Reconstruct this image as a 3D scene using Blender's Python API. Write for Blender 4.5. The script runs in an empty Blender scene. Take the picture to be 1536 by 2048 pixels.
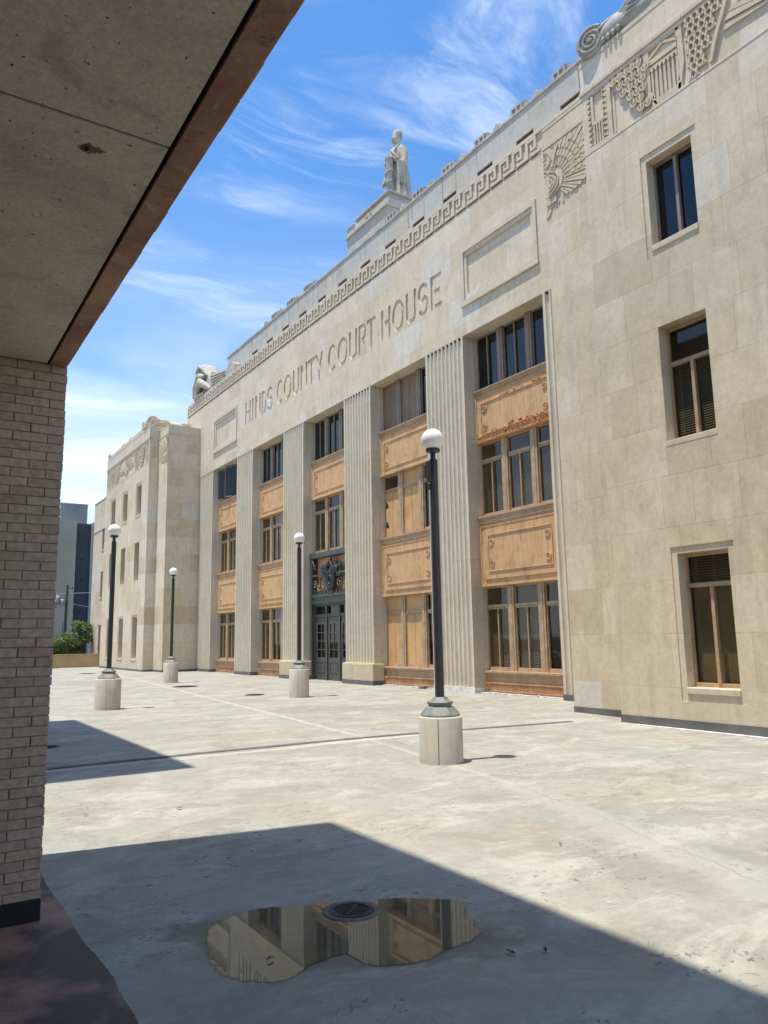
import bpy, math, random
from mathutils import Matrix, Vector
random.seed(7)
R = math.radians
PI = math.pi
SC = bpy.context.scene
COL = SC.collection

# ------------------------------------------------------------------ camera
yaw, pitch, roll, fpx = R(32.898), R(9.341), R(-1.017), 1525.2
head = Vector((math.sin(yaw), math.cos(yaw), 0))
fw = head * math.cos(pitch) + Vector((0, 0, math.sin(pitch)))
rt = Vector((math.cos(yaw), -math.sin(yaw), 0))
up = rt.cross(fw)
r2 = rt * math.cos(roll) + up * math.sin(roll)
u2 = -rt * math.sin(roll) + up * math.cos(roll)
cam = bpy.data.cameras.new('camera')
cam.sensor_fit = 'VERTICAL'
cam.sensor_height = 36
cam.sensor_width = 36
cam.lens = fpx / 2048 * 36
cam.clip_start = 0.05
cam.clip_end = 3000
co = bpy.data.objects.new('camera', cam)
COL.objects.link(co)
m3 = Matrix((r2, u2, -fw)).transposed()
co.matrix_world = Matrix.Translation((0, 0, 1.6)) @ m3.to_4x4()
SC.camera = co

# ------------------------------------------------------------------ world, sun, exposure
SUNV = Vector((-0.215, 0.04, 1.0)).normalized()
SUN_EL = math.asin(SUNV.z)
SUN_AZ = math.atan2(SUNV.x, SUNV.y)
W = bpy.data.worlds.new('World')
SC.world = W
W.use_nodes = True
nt = W.node_tree
nt.nodes.clear()


class NT:
    """tiny helper to wire shader nodes"""
    def __init__(s, tree):
        s.t = tree

    def n(s, kind, **kw):
        nd = s.t.nodes.new(kind)
        for k, v in kw.items():
            if k in nd.bl_rna.properties:
                setattr(nd, k, v)
            else:
                s.put(nd.inputs[k.replace('_', ' ')], v)
        return nd

    def put(s, sock, v):
        if isinstance(v, bpy.types.NodeSocket):
            s.t.links.new(v, sock)
        elif v is not None:
            if hasattr(sock, 'default_value') and isinstance(v, (tuple, list)) and len(v) == 3 and sock.type == 'RGBA':
                v = (*v, 1)
            sock.default_value = v

    def math(s, op, a, b=None, c=None):
        nd = s.t.nodes.new('ShaderNodeMath')
        nd.operation = op
        s.put(nd.inputs[0], a)
        if b is not None:
            s.put(nd.inputs[1], b)
        if c is not None:
            s.put(nd.inputs[2], c)
        return nd.outputs[0]

    def vec(s, x, y, z):
        nd = s.t.nodes.new('ShaderNodeCombineXYZ')
        for i, v in enumerate((x, y, z)):
            s.put(nd.inputs[i], v)
        return nd.outputs[0]

    def xyz(s, v):
        nd = s.t.nodes.new('ShaderNodeSeparateXYZ')
        s.put(nd.inputs[0], v)
        return nd.outputs

    def mapv(s, v, scale=(1, 1, 1), loc=(0, 0, 0), rot=(0, 0, 0)):
        nd = s.t.nodes.new('ShaderNodeMapping')
        s.put(nd.inputs[0], v)
        nd.inputs['Scale'].default_value = scale
        nd.inputs['Location'].default_value = loc
        nd.inputs['Rotation'].default_value = rot
        return nd.outputs[0]

    def noise(s, v, scale=1, detail=4, rough=.5, dist=0):
        nd = s.t.nodes.new('ShaderNodeTexNoise')
        s.put(nd.inputs['Vector'], v)
        nd.inputs['Scale'].default_value = scale
        nd.inputs['Detail'].default_value = detail
        nd.inputs['Roughness'].default_value = rough
        nd.inputs['Distortion'].default_value = dist
        return nd.outputs[0]

    def ramp(s, f, stops, interp='LINEAR'):
        nd = s.t.nodes.new('ShaderNodeValToRGB')
        nd.color_ramp.interpolation = interp
        el = nd.color_ramp.elements
        while len(el) < len(stops):
            el.new(0.5)
        for e, (p, c) in zip(el, stops):
            e.position = p
            if isinstance(c, (int, float)):
                c = (c, c, c)
            e.color = (*c, 1)
        s.put(nd.inputs[0], f)
        return nd.outputs[0]

    def mix(s, f, a, b, mode='MIX'):
        nd = s.t.nodes.new('ShaderNodeMix')
        nd.data_type = 'RGBA'
        nd.blend_type = mode
        s.put(nd.inputs[0], f)
        s.put(nd.inputs[6], a)
        s.put(nd.inputs[7], b)
        return nd.outputs[2]

    def smooth(s, v, lo, hi):
        nd = s.t.nodes.new('ShaderNodeMapRange')
        nd.interpolation_type = 'SMOOTHSTEP'
        s.put(nd.inputs[0], v)
        nd.inputs[1].default_value = lo
        nd.inputs[2].default_value = hi
        return nd.outputs[0]


T = NT(nt)
sky = T.n('ShaderNodeTexSky', sky_type='NISHITA', sun_disc=False, sun_elevation=SUN_EL, sun_rotation=SUN_AZ,
          altitude=100, air_density=1.25, dust_density=0.6, ozone_density=2.5)
tc = T.n('ShaderNodeTexCoord')
dx, dy, dz = T.xyz(tc.outputs['Generated'])
dzc = T.math('MAXIMUM', dz, 0.02)
# thin high cirrus: two streaky layers on a plane far above
cu = T.math('DIVIDE', dx, T.math('ADD', dzc, 0.12))
cv = T.math('DIVIDE', dy, T.math('ADD', dzc, 0.12))
cp = T.vec(cu, cv, 0)
warp = T.noise(cp, 1.1, 3, .5)
wv = T.vec(T.math('MULTIPLY_ADD', warp, .9, cu), T.math('MULTIPLY_ADD', warp, -.7, cv), 0)
l1 = T.noise(T.mapv(wv, (1.1, 3.6, 1), (0.6, 0.35, 0), (0, 0, R(28))), 1.25, 9, .62, .5)
l2 = T.noise(T.mapv(wv, (0.55, 0.75, 1), (3.1, 1.2, 0), (0, 0, R(-12))), 1.6, 5, .55, .3)
l3 = T.noise(T.mapv(wv, (2.2, 7, 1), (1.6, 2.3, 0), (0, 0, R(40))), 1.6, 8, .65, .8)
c1 = T.smooth(l1, .46, .82)
c2 = T.smooth(l2, .40, .68)
c3 = T.smooth(l3, .50, .95)
cl = T.math('MULTIPLY', T.math('ADD', c1, T.math('MULTIPLY', c3, .6)), c2)
elev = T.math('ARCSINE', dz)
lowb = T.math('SUBTRACT', 1.0, T.smooth(elev, R(4), R(36)))
lown = T.math('MULTIPLY', T.math('POWER', lowb, 1.3), T.smooth(l2, .18, .70))
cl = T.math('MINIMUM', T.math('ADD', T.math('MULTIPLY', cl, .95), T.math('MULTIPLY', lown, 1.05)), 0.93)
hs = T.n('ShaderNodeHueSaturation')
T.put(hs.inputs['Color'], sky.outputs[0])
hs.inputs['Saturation'].default_value = 1.22
skyc = T.mix(1.0, hs.outputs[0], (0.72, 0.84, 0.94), 'MULTIPLY')
skycol = T.mix(cl, skyc, (5.6, 6.0, 6.4))
bg = T.n('ShaderNodeBackground')
T.put(bg.inputs[0], skycol)
bg.inputs[1].default_value = 0.12
wo = T.n('ShaderNodeOutputWorld')
nt.links.new(bg.outputs[0], wo.inputs[0])

sl = bpy.data.lights.new('sun', 'SUN')
sl.energy = 3.5
sl.angle = R(0.53)
sl.color = (1.0, 0.93, 0.81)
so = bpy.data.objects.new('sun', sl)
COL.objects.link(so)
so.rotation_euler = SUNV.to_track_quat('Z', 'Y').to_euler()
so.location = (0, 0, 60)

SC.view_settings.view_transform = 'Standard'
SC.view_settings.look = 'None'
SC.view_settings.gamma = 1
SC.view_settings.exposure = 0.92


# ------------------------------------------------------------------ mesh helper
class MB:
    def __init__(s):
        s.v = []
        s.f = []
        s.sm = []

    def add(s, vs, fs, smooth=False):
        o = len(s.v)
        s.v += [tuple(p) for p in vs]
        for f in fs:
            s.f.append(tuple(i + o for i in f))
            s.sm.append(smooth)
        return s

    def box(s, x0, x1, y0, y1, z0, z1):
        x0, x1 = min(x0, x1), max(x0, x1)
        y0, y1 = min(y0, y1), max(y0, y1)
        z0, z1 = min(z0, z1), max(z0, z1)
        vs = [(x0, y0, z0), (x1, y0, z0), (x1, y1, z0), (x0, y1, z0), (x0, y0, z1), (x1, y0, z1), (x1, y1, z1), (x0, y1, z1)]
        return s.add(vs, [(0, 3, 2, 1), (4, 5, 6, 7), (0, 1, 5, 4), (1, 2, 6, 5), (2, 3, 7, 6), (3, 0, 4, 7)])

    def prism(s, pts, a0, a1, axis='x', smooth=False):
        """pts in (y,z) for axis x, (x,z) for axis y, (x,y) for axis z"""
        ar = sum(pts[i][0] * pts[(i + 1) % len(pts)][1] - pts[(i + 1) % len(pts)][0] * pts[i][1] for i in range(len(pts)))
        if ar < 0:
            pts = pts[::-1]
        mk = {'x': lambda p, a: (a, p[0], p[1]), 'y': lambda p, a: (p[0], a, p[1]), 'z': lambda p, a: (p[0], p[1], a)}[axis]
        n = len(pts)
        lo, hi = min(a0, a1), max(a0, a1)
        if axis == 'y':
            lo, hi = hi, lo
        vs = [mk(p, lo) for p in pts] + [mk(p, hi) for p in pts]
        fs = [tuple(range(n - 1, -1, -1)), tuple(range(n, 2 * n))]
        s.add(vs, fs)
        s.add(vs, [(i, (i + 1) % n, n + (i + 1) % n, n + i) for i in range(n)], smooth)
        return s

    def bar(s, p, q, w, x0, x1):
        """flat bar in the (y,z) plane from p to q, width w, extruded in x"""
        dy, dz_ = q[0] - p[0], q[1] - p[1]
        L = math.hypot(dy, dz_) or 1e-6
        ny, nz = -dz_ / L * w / 2, dy / L * w / 2
        return s.prism([(p[0] + ny, p[1] + nz), (q[0] + ny, q[1] + nz), (q[0] - ny, q[1] - nz), (p[0] - ny, p[1] - nz)], x0, x1)

    def tube(s, pts, rad, n=10, smooth=True, cap=True, sx=1.0, phase=0):
        pts = [Vector(p) for p in pts]
        if not isinstance(rad, (list, tuple)):
            rad = [rad] * len(pts)
        rings = []
        prev = None
        for i, p in enumerate(pts):
            d = (pts[min(i + 1, len(pts) - 1)] - pts[max(i - 1, 0)]).normalized()
            if prev is None:
                a = Vector((0, 0, 1)) if abs(d.z) < .9 else Vector((1, 0, 0))
                u = d.cross(a).normalized()
            else:
                u = (prev - d * prev.dot(d)).normalized()
            prev = u
            w = d.cross(u)
            rings.append([p + (u * math.cos(2 * PI * k / n + phase) * sx + w * math.sin(2 * PI * k / n + phase)) * rad[i] for k in range(n)])
        return s.loft(rings, smooth, cap)

    def loft(s, rings, smooth=True, cap=True):
        n = len(rings[0])
        vs = [p for r in rings for p in r]
        fs = []
        for i in range(len(rings) - 1):
            for k in range(n):
                fs.append((i * n + k, i * n + (k + 1) % n, (i + 1) * n + (k + 1) % n, (i + 1) * n + k))
        s.add(vs, fs, smooth)
        if cap:
            s.add(rings[0], [tuple(range(n - 1, -1, -1))])
            s.add(rings[-1], [tuple(range(n))])
        return s

    def lathe(s, c, prof, n=32, smooth=True, flat=False):
        """profile of (r,z) about a vertical axis through c"""
        rings = [[(c[0] + r * math.cos(2 * PI * k / n), c[1] + r * math.sin(2 * PI * k / n), c[2] + z) for k in range(n)] for r, z in prof]
        return s.loft(rings, smooth, True)

    def ball(s, c, r, n=24, sz=1.0, sxy=(1, 1)):
        prof = []
        for i in range(n // 2 + 1):
            a = -PI / 2 + PI * i / (n // 2)
            prof.append((max(r * math.cos(a), 1e-4), r * math.sin(a) * sz))
        rings = [[(c[0] + q * math.cos(2 * PI * k / n) * sxy[0], c[1] + q * math.sin(2 * PI * k / n) * sxy[1], c[2] + z) for k in range(n)] for q, z in prof]
        return s.loft(rings, True, False)

    def build(s, name, mat, parent=None, bevel=0):
        o0 = Vector((0, 0, 0))
        if parent is not None:
            o0 = wloc(parent)
        me = bpy.data.meshes.new(name)
        me.from_pydata([(a - o0.x, b - o0.y, c - o0.z) for a, b, c in s.v], [], s.f)
        me.polygons.foreach_set('use_smooth', s.sm)
        me.update()
        me.materials.append(mat)
        ob = bpy.data.objects.new(name, me)
        COL.objects.link(ob)
        if parent is not None:
            ob.parent = parent
        if bevel:
            b = ob.modifiers.new('bevel', 'BEVEL')
            b.width = bevel
            b.segments = 2
            b.limit_method = 'ANGLE'
            b.angle_limit = R(40)
        return ob


def wloc(o):
    p = Vector(o.location)
    while o.parent:
        o = o.parent
        p = p + Vector(o.location)
    return p


def thing(name, label, cat, loc=(0, 0, 0), group=None):
    o = bpy.data.objects.new(name, None)
    COL.objects.link(o)
    o.location = loc
    o['label'] = label
    o['category'] = cat
    if group:
        o['group'] = group
    return o


def tag(o, label, cat, group=None, kind=None):
    o['label'] = label
    o['category'] = cat
    if group:
        o['group'] = group
    if kind:
        o['kind'] = kind
    return o


def struct(o):
    o['kind'] = 'structure'
    return o


# ------------------------------------------------------------------ materials
def new_mat(name):
    m = bpy.data.materials.new(name)
    m.use_nodes = True
    t = m.node_tree
    t.nodes.clear()
    T = NT(t)
    out = T.n('ShaderNodeOutputMaterial')
    b = T.n('ShaderNodeBsdfPrincipled')
    t.links.new(b.outputs[0], out.inputs[0])
    geo = T.n('ShaderNodeNewGeometry')
    return m, T, b, geo.outputs['Position'], out


def set_bump(T, b, h, strength=.3, dist=.01):
    bp = T.n('ShaderNodeBump')
    bp.inputs['Strength'].default_value = strength
    bp.inputs['Distance'].default_value = dist
    T.put(bp.inputs['Height'], h)
    T.t.links.new(bp.outputs[0], b.inputs['Normal'])


def simple(name, col, col2=None, rough=.7, scale=3, detail=5, metal=0, bump=0, bscale=40, stretch=(1, 1, 1), contrast=(.35, .65), spec=.5, streak=None):
    m, T, b, P, out = new_mat(name)
    if col2 is None:
        col2 = tuple(c * .8 for c in col)
    f = T.noise(T.mapv(P, stretch), scale, detail, .6, .2)
    c = T.ramp(f, [(contrast[0], col2), (contrast[1], col)])
    if streak:
        x, y, z = T.xyz(P)
        s_ = T.noise(T.vec(T.math('MULTIPLY', x, 6), T.math('MULTIPLY', y, 6), T.math('MULTIPLY', z, .5)), 2.2, 5, .6)
        c = T.mix(T.math('MULTIPLY', T.smooth(s_, .5, .75), streak[0]), c, streak[1])
    T.put(b.inputs['Base Color'], c)
    b.inputs['Roughness'].default_value = rough
    b.inputs['Metallic'].default_value = metal
    b.inputs['Specular IOR Level'].default_value = spec
    if bump:
        set_bump(T, b, T.noise(P, bscale, 5, .6), bump, .01)
    return m


def ashlar(name, w, h, stops, joint=.006, bump=.25, stain=1.0, topgrey=True, jointdark=.72):
    m, T, b, P, out = new_mat(name)
    x, y, z = T.xyz(P)
    u = T.math('ADD', x, y)
    zz = T.math('ADD', z, .30)
    row = T.math('FLOOR', T.math('DIVIDE', zz, h))
    rr = T.n('ShaderNodeTexWhiteNoise', noise_dimensions='1D')
    T.put(rr.inputs['W'], row)
    u2_ = T.math('ADD', T.math('DIVIDE', u, w), T.math('ADD', T.math('MULTIPLY', row, .5), T.math('MULTIPLY', rr.outputs[0], .35)))
    col = T.math('FLOOR', u2_)
    wn = T.n('ShaderNodeTexWhiteNoise', noise_dimensions='3D')
    T.put(wn.inputs['Vector'], T.vec(col, row, 3.3))
    rv = wn.outputs[0]
    # only some blocks are cut in half by a second upright joint
    fu = T.math('FRACT', u2_)
    half = T.math('GREATER_THAN', T.n('ShaderNodeTexWhiteNoise', noise_dimensions='3D', Vector=T.vec(col, row, 9.1)).outputs[0], .72)
    wn2 = T.n('ShaderNodeTexWhiteNoise', noise_dimensions='3D')
    T.put(wn2.inputs['Vector'], T.vec(col, row, T.math('MULTIPLY', half, T.math('GREATER_THAN', fu, .42))))
    rv = wn2.outputs[0]
    base = T.ramp(rv, stops)
    # vertical washes and blotches
    vs = T.noise(T.vec(T.math('MULTIPLY', u, 3.2), 0.0, T.math('MULTIPLY', z, .35)), 1.5, 6, .62, .3)
    bl = T.noise(P, .55, 5, .6, .4)
    fi = T.noise(P, 9, 8, .7)
    c = T.mix(T.math('MULTIPLY', T.smooth(vs, .48, .72), .38 * stain), base, (.40, .345, .25))
    c = T.mix(T.math('MULTIPLY', T.smooth(bl, .50, .70), .38 * stain), c, (.47, .375, .225))
    bl2 = T.noise(T.mapv(P, (1, 1, 1), (7, 3, 1)), 1.3, 7, .66, .9)
    c = T.mix(T.math('MULTIPLY', T.smooth(bl2, .56, .68), .34 * stain), c, (.62, .58, .47))
    bl3 = T.noise(T.mapv(P, (1, 1, .7), (2, 9, 4)), 3.1, 8, .7, 1.2)
    c = T.mix(T.math('MULTIPLY', T.smooth(bl3, .58, .72), .36 * stain), c, (.30, .26, .19))
    c = T.mix(T.math('MULTIPLY', T.smooth(T.noise(P, 26, 4, .6), .62, .74), .25), c, (.25, .22, .17))
    mo = T.noise(T.mapv(P, (1, 1, .8), (5, 5, 5)), 2.3, 9, .72, .6)
    c = T.mix(.55 * stain, c, T.mix(1.0, c, T.ramp(mo, [(.30, .74), (.5, 1.0), (.70, 1.16)]), 'MULTIPLY'))
    ru = T.noise(T.vec(T.math('MULTIPLY', u, 5.0), 1.7, T.math('MULTIPLY', z, .25)), 1.2, 7, .7, .5)
    c = T.mix(T.math('MULTIPLY', T.smooth(ru, .56, .70), .28 * stain), c, T.mix(1.0, c, (1.18, 1.17, 1.14), 'MULTIPLY'))
    c = T.mix(T.math('MULTIPLY', T.smooth(ru, .42, .30), .22 * stain), c, T.mix(1.0, c, (.80, .77, .70), 'MULTIPLY'))
    gr = T.math('MULTIPLY', T.math('SUBTRACT', 1.0, T.smooth(z, .15, 1.0)), T.smooth(mo, .38, .62))
    c = T.mix(T.math('MULTIPLY', gr, .35 * stain), c, (.33, .28, .2))
    if topgrey:
        g = T.math('MULTIPLY', T.smooth(z, 5.0, 15.5), .5)
        c = T.mix(g, c, T.mix(.5, c, (.54, .53, .50)))
    c = T.mix(.35, c, T.mix(1.0, c, T.ramp(fi, [(.25, .62), (.75, 1.25)]), 'MULTIPLY'))
    # joints
    fz = T.math('FRACT', T.math('DIVIDE', zz, h))
    ju = T.math('LESS_THAN', T.math('MULTIPLY', T.math('MINIMUM', fu, T.math('SUBTRACT', 1.0, fu)), w), joint)
    ju2 = T.math('MULTIPLY', half, T.math('LESS_THAN', T.math('MULTIPLY', T.math('ABSOLUTE', T.math('SUBTRACT', fu, .42)), w), joint))
    jz = T.math('LESS_THAN', T.math('MULTIPLY', T.math('MINIMUM', fz, T.math('SUBTRACT', 1.0, fz)), h), joint)
    j = T.math('MAXIMUM', T.math('MAXIMUM', ju, ju2), jz)
    jf = T.math('MULTIPLY', j, T.math('ADD', .25, T.math('MULTIPLY', T.smooth(bl, .42, .6), .7)))
    c = T.mix(jf, c, T.mix(1.0, c, (jointdark, jointdark * .97, jointdark * .92), 'MULTIPLY'))
    T.put(b.inputs['Base Color'], c)
    b.inputs['Roughness'].default_value = .88
    b.inputs['Specular IOR Level'].default_value = .25
    hgt = T.math('SUBTRACT', T.math('ADD', T.math('MULTIPLY', fi, .5), T.math('MULTIPLY', bl3, .4)), T.math('MULTIPLY', j, .6))
    set_bump(T, b, hgt, bump, .02)
    return m


STOPS = [(0, (.56, .45, .305)), (.2, (.62, .515, .36)), (.42, (.655, .555, .40)), (.6, (.59, .485, .335)), (.78, (.66, .555, .405)), (.93, (.66, .575, .45)), (.975, (.605, .565, .485)), (1, (.66, .605, .51))]
M_stone = ashlar('limestone_ashlar', 1.52, .94, STOPS)
M_trim = ashlar('limestone_trim', 2.6, 3.1, [(0, (.55, .46, .335)), (.5, (.60, .515, .39)), (1, (.57, .50, .39))], joint=.004, bump=.15, stain=.8)
M_attic = ashlar('grey_weathered_limestone', 1.78, 1.2, [(0, (.41, .40, .375)), (.5, (.46, .45, .42)), (1, (.44, .44, .42))], joint=.005, topgrey=False)
M_flute = ashlar('fluted_limestone', 30, 2.05, [(0, (.58, .505, .375)), (.5, (.63, .56, .43)), (1, (.60, .54, .43))], joint=.004, bump=.12, stain=.7, topgrey=True, jointdark=.6)
M_carve = simple('carved_limestone', (.59, .515, .39), (.50, .43, .315), rough=.9, scale=4, bump=.3, bscale=30, spec=.2)
M_statue = simple('statue_stone', (.50, .475, .415), (.30, .285, .25), rough=.85, scale=2.5, detail=8, bump=.3, bscale=25, spec=.2, streak=(.45, (.22, .22, .2)))
M_volute = simple('grey_carved_stone', (.46, .44, .39), (.28, .27, .25), rough=.9, scale=2.2, detail=8, bump=.3, bscale=25, spec=.2)
M_membrane = simple('dark_base_flashing', (.15, .147, .138), (.095, .093, .088), rough=.7, scale=2)
def orange_mat():
    m, T, b, P, out = new_mat('orange_painted_metal')
    x, y, z = T.xyz(P)
    a = T.noise(P, 1.6, 7, .65, .5)
    c = T.ramp(a, [(.30, (.40, .245, .125)), (.5, (.60, .37, .185)), (.68, (.55, .32, .15))])
    st = T.noise(T.vec(T.math('MULTIPLY', x, 3), T.math('MULTIPLY', y, 14), T.math('MULTIPLY', z, 1.1)), 1.3, 7, .72, .4)
    c = T.mix(T.math('MULTIPLY', T.smooth(st, .50, .66), .62), c, (.30, .17, .085))
    c = T.mix(T.math('MULTIPLY', T.smooth(st, .46, .34), .35), c, (.72, .48, .27))
    g = T.noise(T.mapv(P, (1, 1, 1.3), (3, 8, 2)), 1.1, 6, .65, .8)
    c = T.mix(T.math('MULTIPLY', T.smooth(g, .55, .68), .6), c, (.27, .205, .145))
    r = T.noise(P, 5.5, 9, .75, .8)
    c = T.mix(T.math('MULTIPLY', T.smooth(r, .60, .70), .7), c, (.40, .14, .055))
    T.put(b.inputs['Base Color'], c)
    b.inputs['Roughness'].default_value = .68
    b.inputs['Specular IOR Level'].default_value = .3
    set_bump(T, b, T.noise(P, 22, 6, .7), .25, .006)
    return m


M_orange = orange_mat()
M_redor = simple('rusty_orange_panel', (.52, .30, .15), (.36, .18, .085), rough=.7, scale=4, detail=8, bump=.2, bscale=25, streak=(.6, (.16, .07, .04)))
M_tan = simple('dull_tan_shaded_metal', (.47, .30, .16), (.36, .23, .125), rough=.6, scale=3, bump=.1, streak=(.35, (.2, .13, .08)))  # duller than the orange panels; the cornice's shade is put into this tan
M_frame = simple('window_frame_paint', (.47, .325, .19), (.33, .225, .135), rough=.55, scale=5, bump=.1)
M_shadefr = simple('shaded_frame_paint', (.27, .215, .165), (.2, .165, .13), rough=.6, scale=5)  # frame paint of the top windows with their shade mixed into the colour
M_board = simple('tan_boarding', (.60, .365, .165), (.48, .28, .125), rough=.75, scale=1.8, detail=6, bump=.12, streak=(.4, (.27, .15, .075)))
M_brboard = simple('brown_boarding', (.255, .17, .115), (.2, .135, .095), rough=.7, scale=2)
M_rust = simple('flaking_rust', (.52, .24, .09), (.30, .09, .04), rough=.9, scale=14, detail=8, bump=.8, bscale=60)
M_green = simple('green_bronze', (.075, .095, .078), (.045, .06, .05), rough=.5, scale=6, metal=.2, bump=.2)
M_bronze = simple('dark_bronze', (.05, .055, .052), (.03, .034, .032), rough=.45, scale=8, metal=.3, bump=.3)
M_brass = simple('gilded_scroll', (.42, .31, .15), (.25, .18, .09), rough=.45, scale=8, metal=.3)
M_door = simple('weathered_dark_door', (.085, .083, .072), (.055, .055, .048), rough=.5, scale=8, bump=.1)
M_inside = simple('dim_interior', (.13, .105, .075), rough=.9)
M_blind = simple('venetian_blind_slat', (.30, .27, .20), (.24, .21, .155), rough=.6)
M_curtain = simple('grey_curtain', (.30, .32, .32), (.2, .22, .22), rough=.9)
M_peach = simple('peach_painted_wall', (.72, .40, .22), (.60, .32, .17), rough=.8, scale=2)
M_pot = simple('cast_concrete', (.56, .51, .415), (.46, .415, .335), rough=.85, scale=3.2, detail=8, bump=.25, bscale=60, spec=.25, streak=(.22, (.33, .29, .21)))
M_collar = simple('grey_green_cast_metal', (.19, .20, .175), (.14, .15, .13), rough=.62, scale=6, bump=.05)
M_pole = simple('black_pole_paint', (.030, .031, .031), (.02, .021, .021), rough=.38, scale=9)
M_globe = simple('white_acrylic_globe', (.86, .85, .81), (.82, .80, .75), rough=.22, scale=2)
M_iron = simple('cast_iron_grate', (.055, .045, .04), (.03, .026, .025), rough=.65, scale=30, metal=.3, bump=.3)
M_ring = simple('worn_concrete_collar', (.17, .155, .125), (.10, .092, .078), rough=.9, scale=12, bump=.4)
def soffit_mat():
    m, T, b, P, out = new_mat('concrete_soffit')
    a = T.noise(P, .9, 6, .6, .6)
    q = T.noise(P, 3.2, 9, .7, .8)
    f = T.noise(P, 55, 6, .75)
    c = T.ramp(a, [(.32, (.50, .43, .35)), (.5, (.68, .60, .49)), (.68, (.60, .52, .42))])
    c = T.mix(T.math('MULTIPLY', T.smooth(q, .52, .68), .5), c, (.36, .31, .26))
    c = T.mix(T.math('MULTIPLY', T.smooth(T.noise(P, 7, 8, .7, .4), .60, .70), .35), c, (.30, .26, .22))
    c = T.mix(.5, c, T.mix(1.0, c, T.ramp(f, [(.35, .62), (.65, 1.25)]), 'MULTIPLY'))
    c = T.mix(T.smooth(T.noise(P, 38, 2, .5), .70, .73), c, (.12, .10, .09))
    T.put(b.inputs['Base Color'], c)
    b.inputs['Roughness'].default_value = .9
    b.inputs['Specular IOR Level'].default_value = .2
    set_bump(T, b, T.math('ADD', f, q), .4, .006)
    return m


M_soffit = soffit_mat()
def lintel_mat():
    m, T, b, P, out = new_mat('rust_stained_lintel')
    a = T.noise(P, 2.2, 8, .7, .5)
    q = T.noise(P, 13, 9, .75, .8)
    c = T.ramp(a, [(.30, (.16, .065, .055)), (.48, (.33, .155, .105)), (.62, (.46, .27, .17)), (.75, (.24, .10, .08))])
    c = T.mix(T.math('MULTIPLY', T.smooth(q, .55, .68), .6), c, (.55, .38, .28))
    c = T.mix(T.math('MULTIPLY', T.smooth(q, .45, .34), .6), c, (.10, .04, .035))
    T.put(b.inputs['Base Color'], c)
    b.inputs['Roughness'].default_value = .7
    set_bump(T, b, q, .5, .004)
    return m


M_lintel = lintel_mat()
M_black = simple('black_sealant', (.012, .012, .013), rough=.8)
M_mortar = simple('recessed_mortar', (.33, .25, .185), rough=.95)
M_par = simple('tan_parapet_concrete', (.47, .33, .17), (.37, .26, .135), rough=.9, scale=1.2, streak=(.4, (.22, .15, .08)))
M_tgrey = simple('grey_green_precast', (.40, .375, .285), (.33, .31, .24), rough=.85, scale=.25, streak=(.2, (.12, .13, .12)))
M_louver = simple('dark_blue_ribbed_cladding', (.06, .07, .09), (.045, .055, .07), rough=.5, scale=.3)
M_pent = simple('pale_ribbed_cladding', (.35, .385, .40), (.29, .32, .335), rough=.6, scale=.3)
M_wood = simple('weathered_pole', (.12, .10, .08), (.08, .07, .06), rough=.9)
M_bark = simple('bark', (.10, .075, .05), (.05, .04, .03), rough=.95, scale=8)
M_tf = simple('transformer_grey_paint', (.36, .37, .37), rough=.5)
M_white = simple('white_roof_coating', (.78, .77, .73), (.5, .49, .46), rough=.7, scale=9)
M_slot = simple('brown_slot_fill', (.06, .045, .035), rough=.8)
M_street = simple('street_asphalt', (.06, .06, .06), rough=.9, scale=.3)


def glass_mat(name, tint, rough=.03, gain=1.1):
    m, T, b, P, out = new_mat(name)
    T.t.nodes.remove(b)
    fr = T.n('ShaderNodeFresnel')
    gg = T.n('ShaderNodeNewGeometry')
    T.put(fr.inputs['IOR'], T.math('MULTIPLY_ADD', gg.outputs['Backfacing'], 1 / 1.52 - 1.52, 1.52))
    wob = T.n('ShaderNodeBump')
    wob.inputs['Strength'].default_value = .25
    wob.inputs['Distance'].default_value = .01
    T.put(wob.inputs['Height'], T.noise(P, 1.3, 1, .5))
    gl = T.n('ShaderNodeBsdfGlossy')
    gl.inputs['Roughness'].default_value = rough
    gl.inputs['Color'].default_value = (.95, .97, 1, 1)
    T.t.links.new(wob.outputs[0], gl.inputs['Normal'])
    tr = T.n('ShaderNodeBsdfTransparent')
    tr.inputs['Color'].default_value = (*tint, 1)
    mx = T.n('ShaderNodeMixShader')
    T.put(mx.inputs[0], T.math('MULTIPLY_ADD', fr.outputs[0], gain, .02))
    T.t.links.new(tr.outputs[0], mx.inputs[1])
    T.t.links.new(gl.outputs[0], mx.inputs[2])
    T.t.links.new(mx.outputs[0], out.inputs[0])
    return m


M_glass = glass_mat('tinted_window_glass', (.70, .65, .53), .03, .65)
M_dark = glass_mat('unlit_casement_glass', (.05, .06, .08), .05, .3)
M_navy = glass_mat('dark_sky_tinted_glass', (.16, .22, .34), .05, .75)  # blue sky reflected in the upper panes is put into this tint


def leaf_mat():
    m, T, b, P, out = new_mat('green_leaves')
    oi = T.noise(P, 1.6, 4, .6)
    fine = T.noise(P, 14, 3, .6)
    c = T.mix(.5, T.ramp(oi, [(.3, (.06, .11, .025)), (.7, (.20, .27, .065))]), T.ramp(fine, [(.3, (.055, .10, .022)), (.7, (.24, .31, .08))]))
    T.put(b.inputs['Base Color'], c)
    b.inputs['Roughness'].default_value = .6
    return m


M_leaf = leaf_mat()


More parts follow.
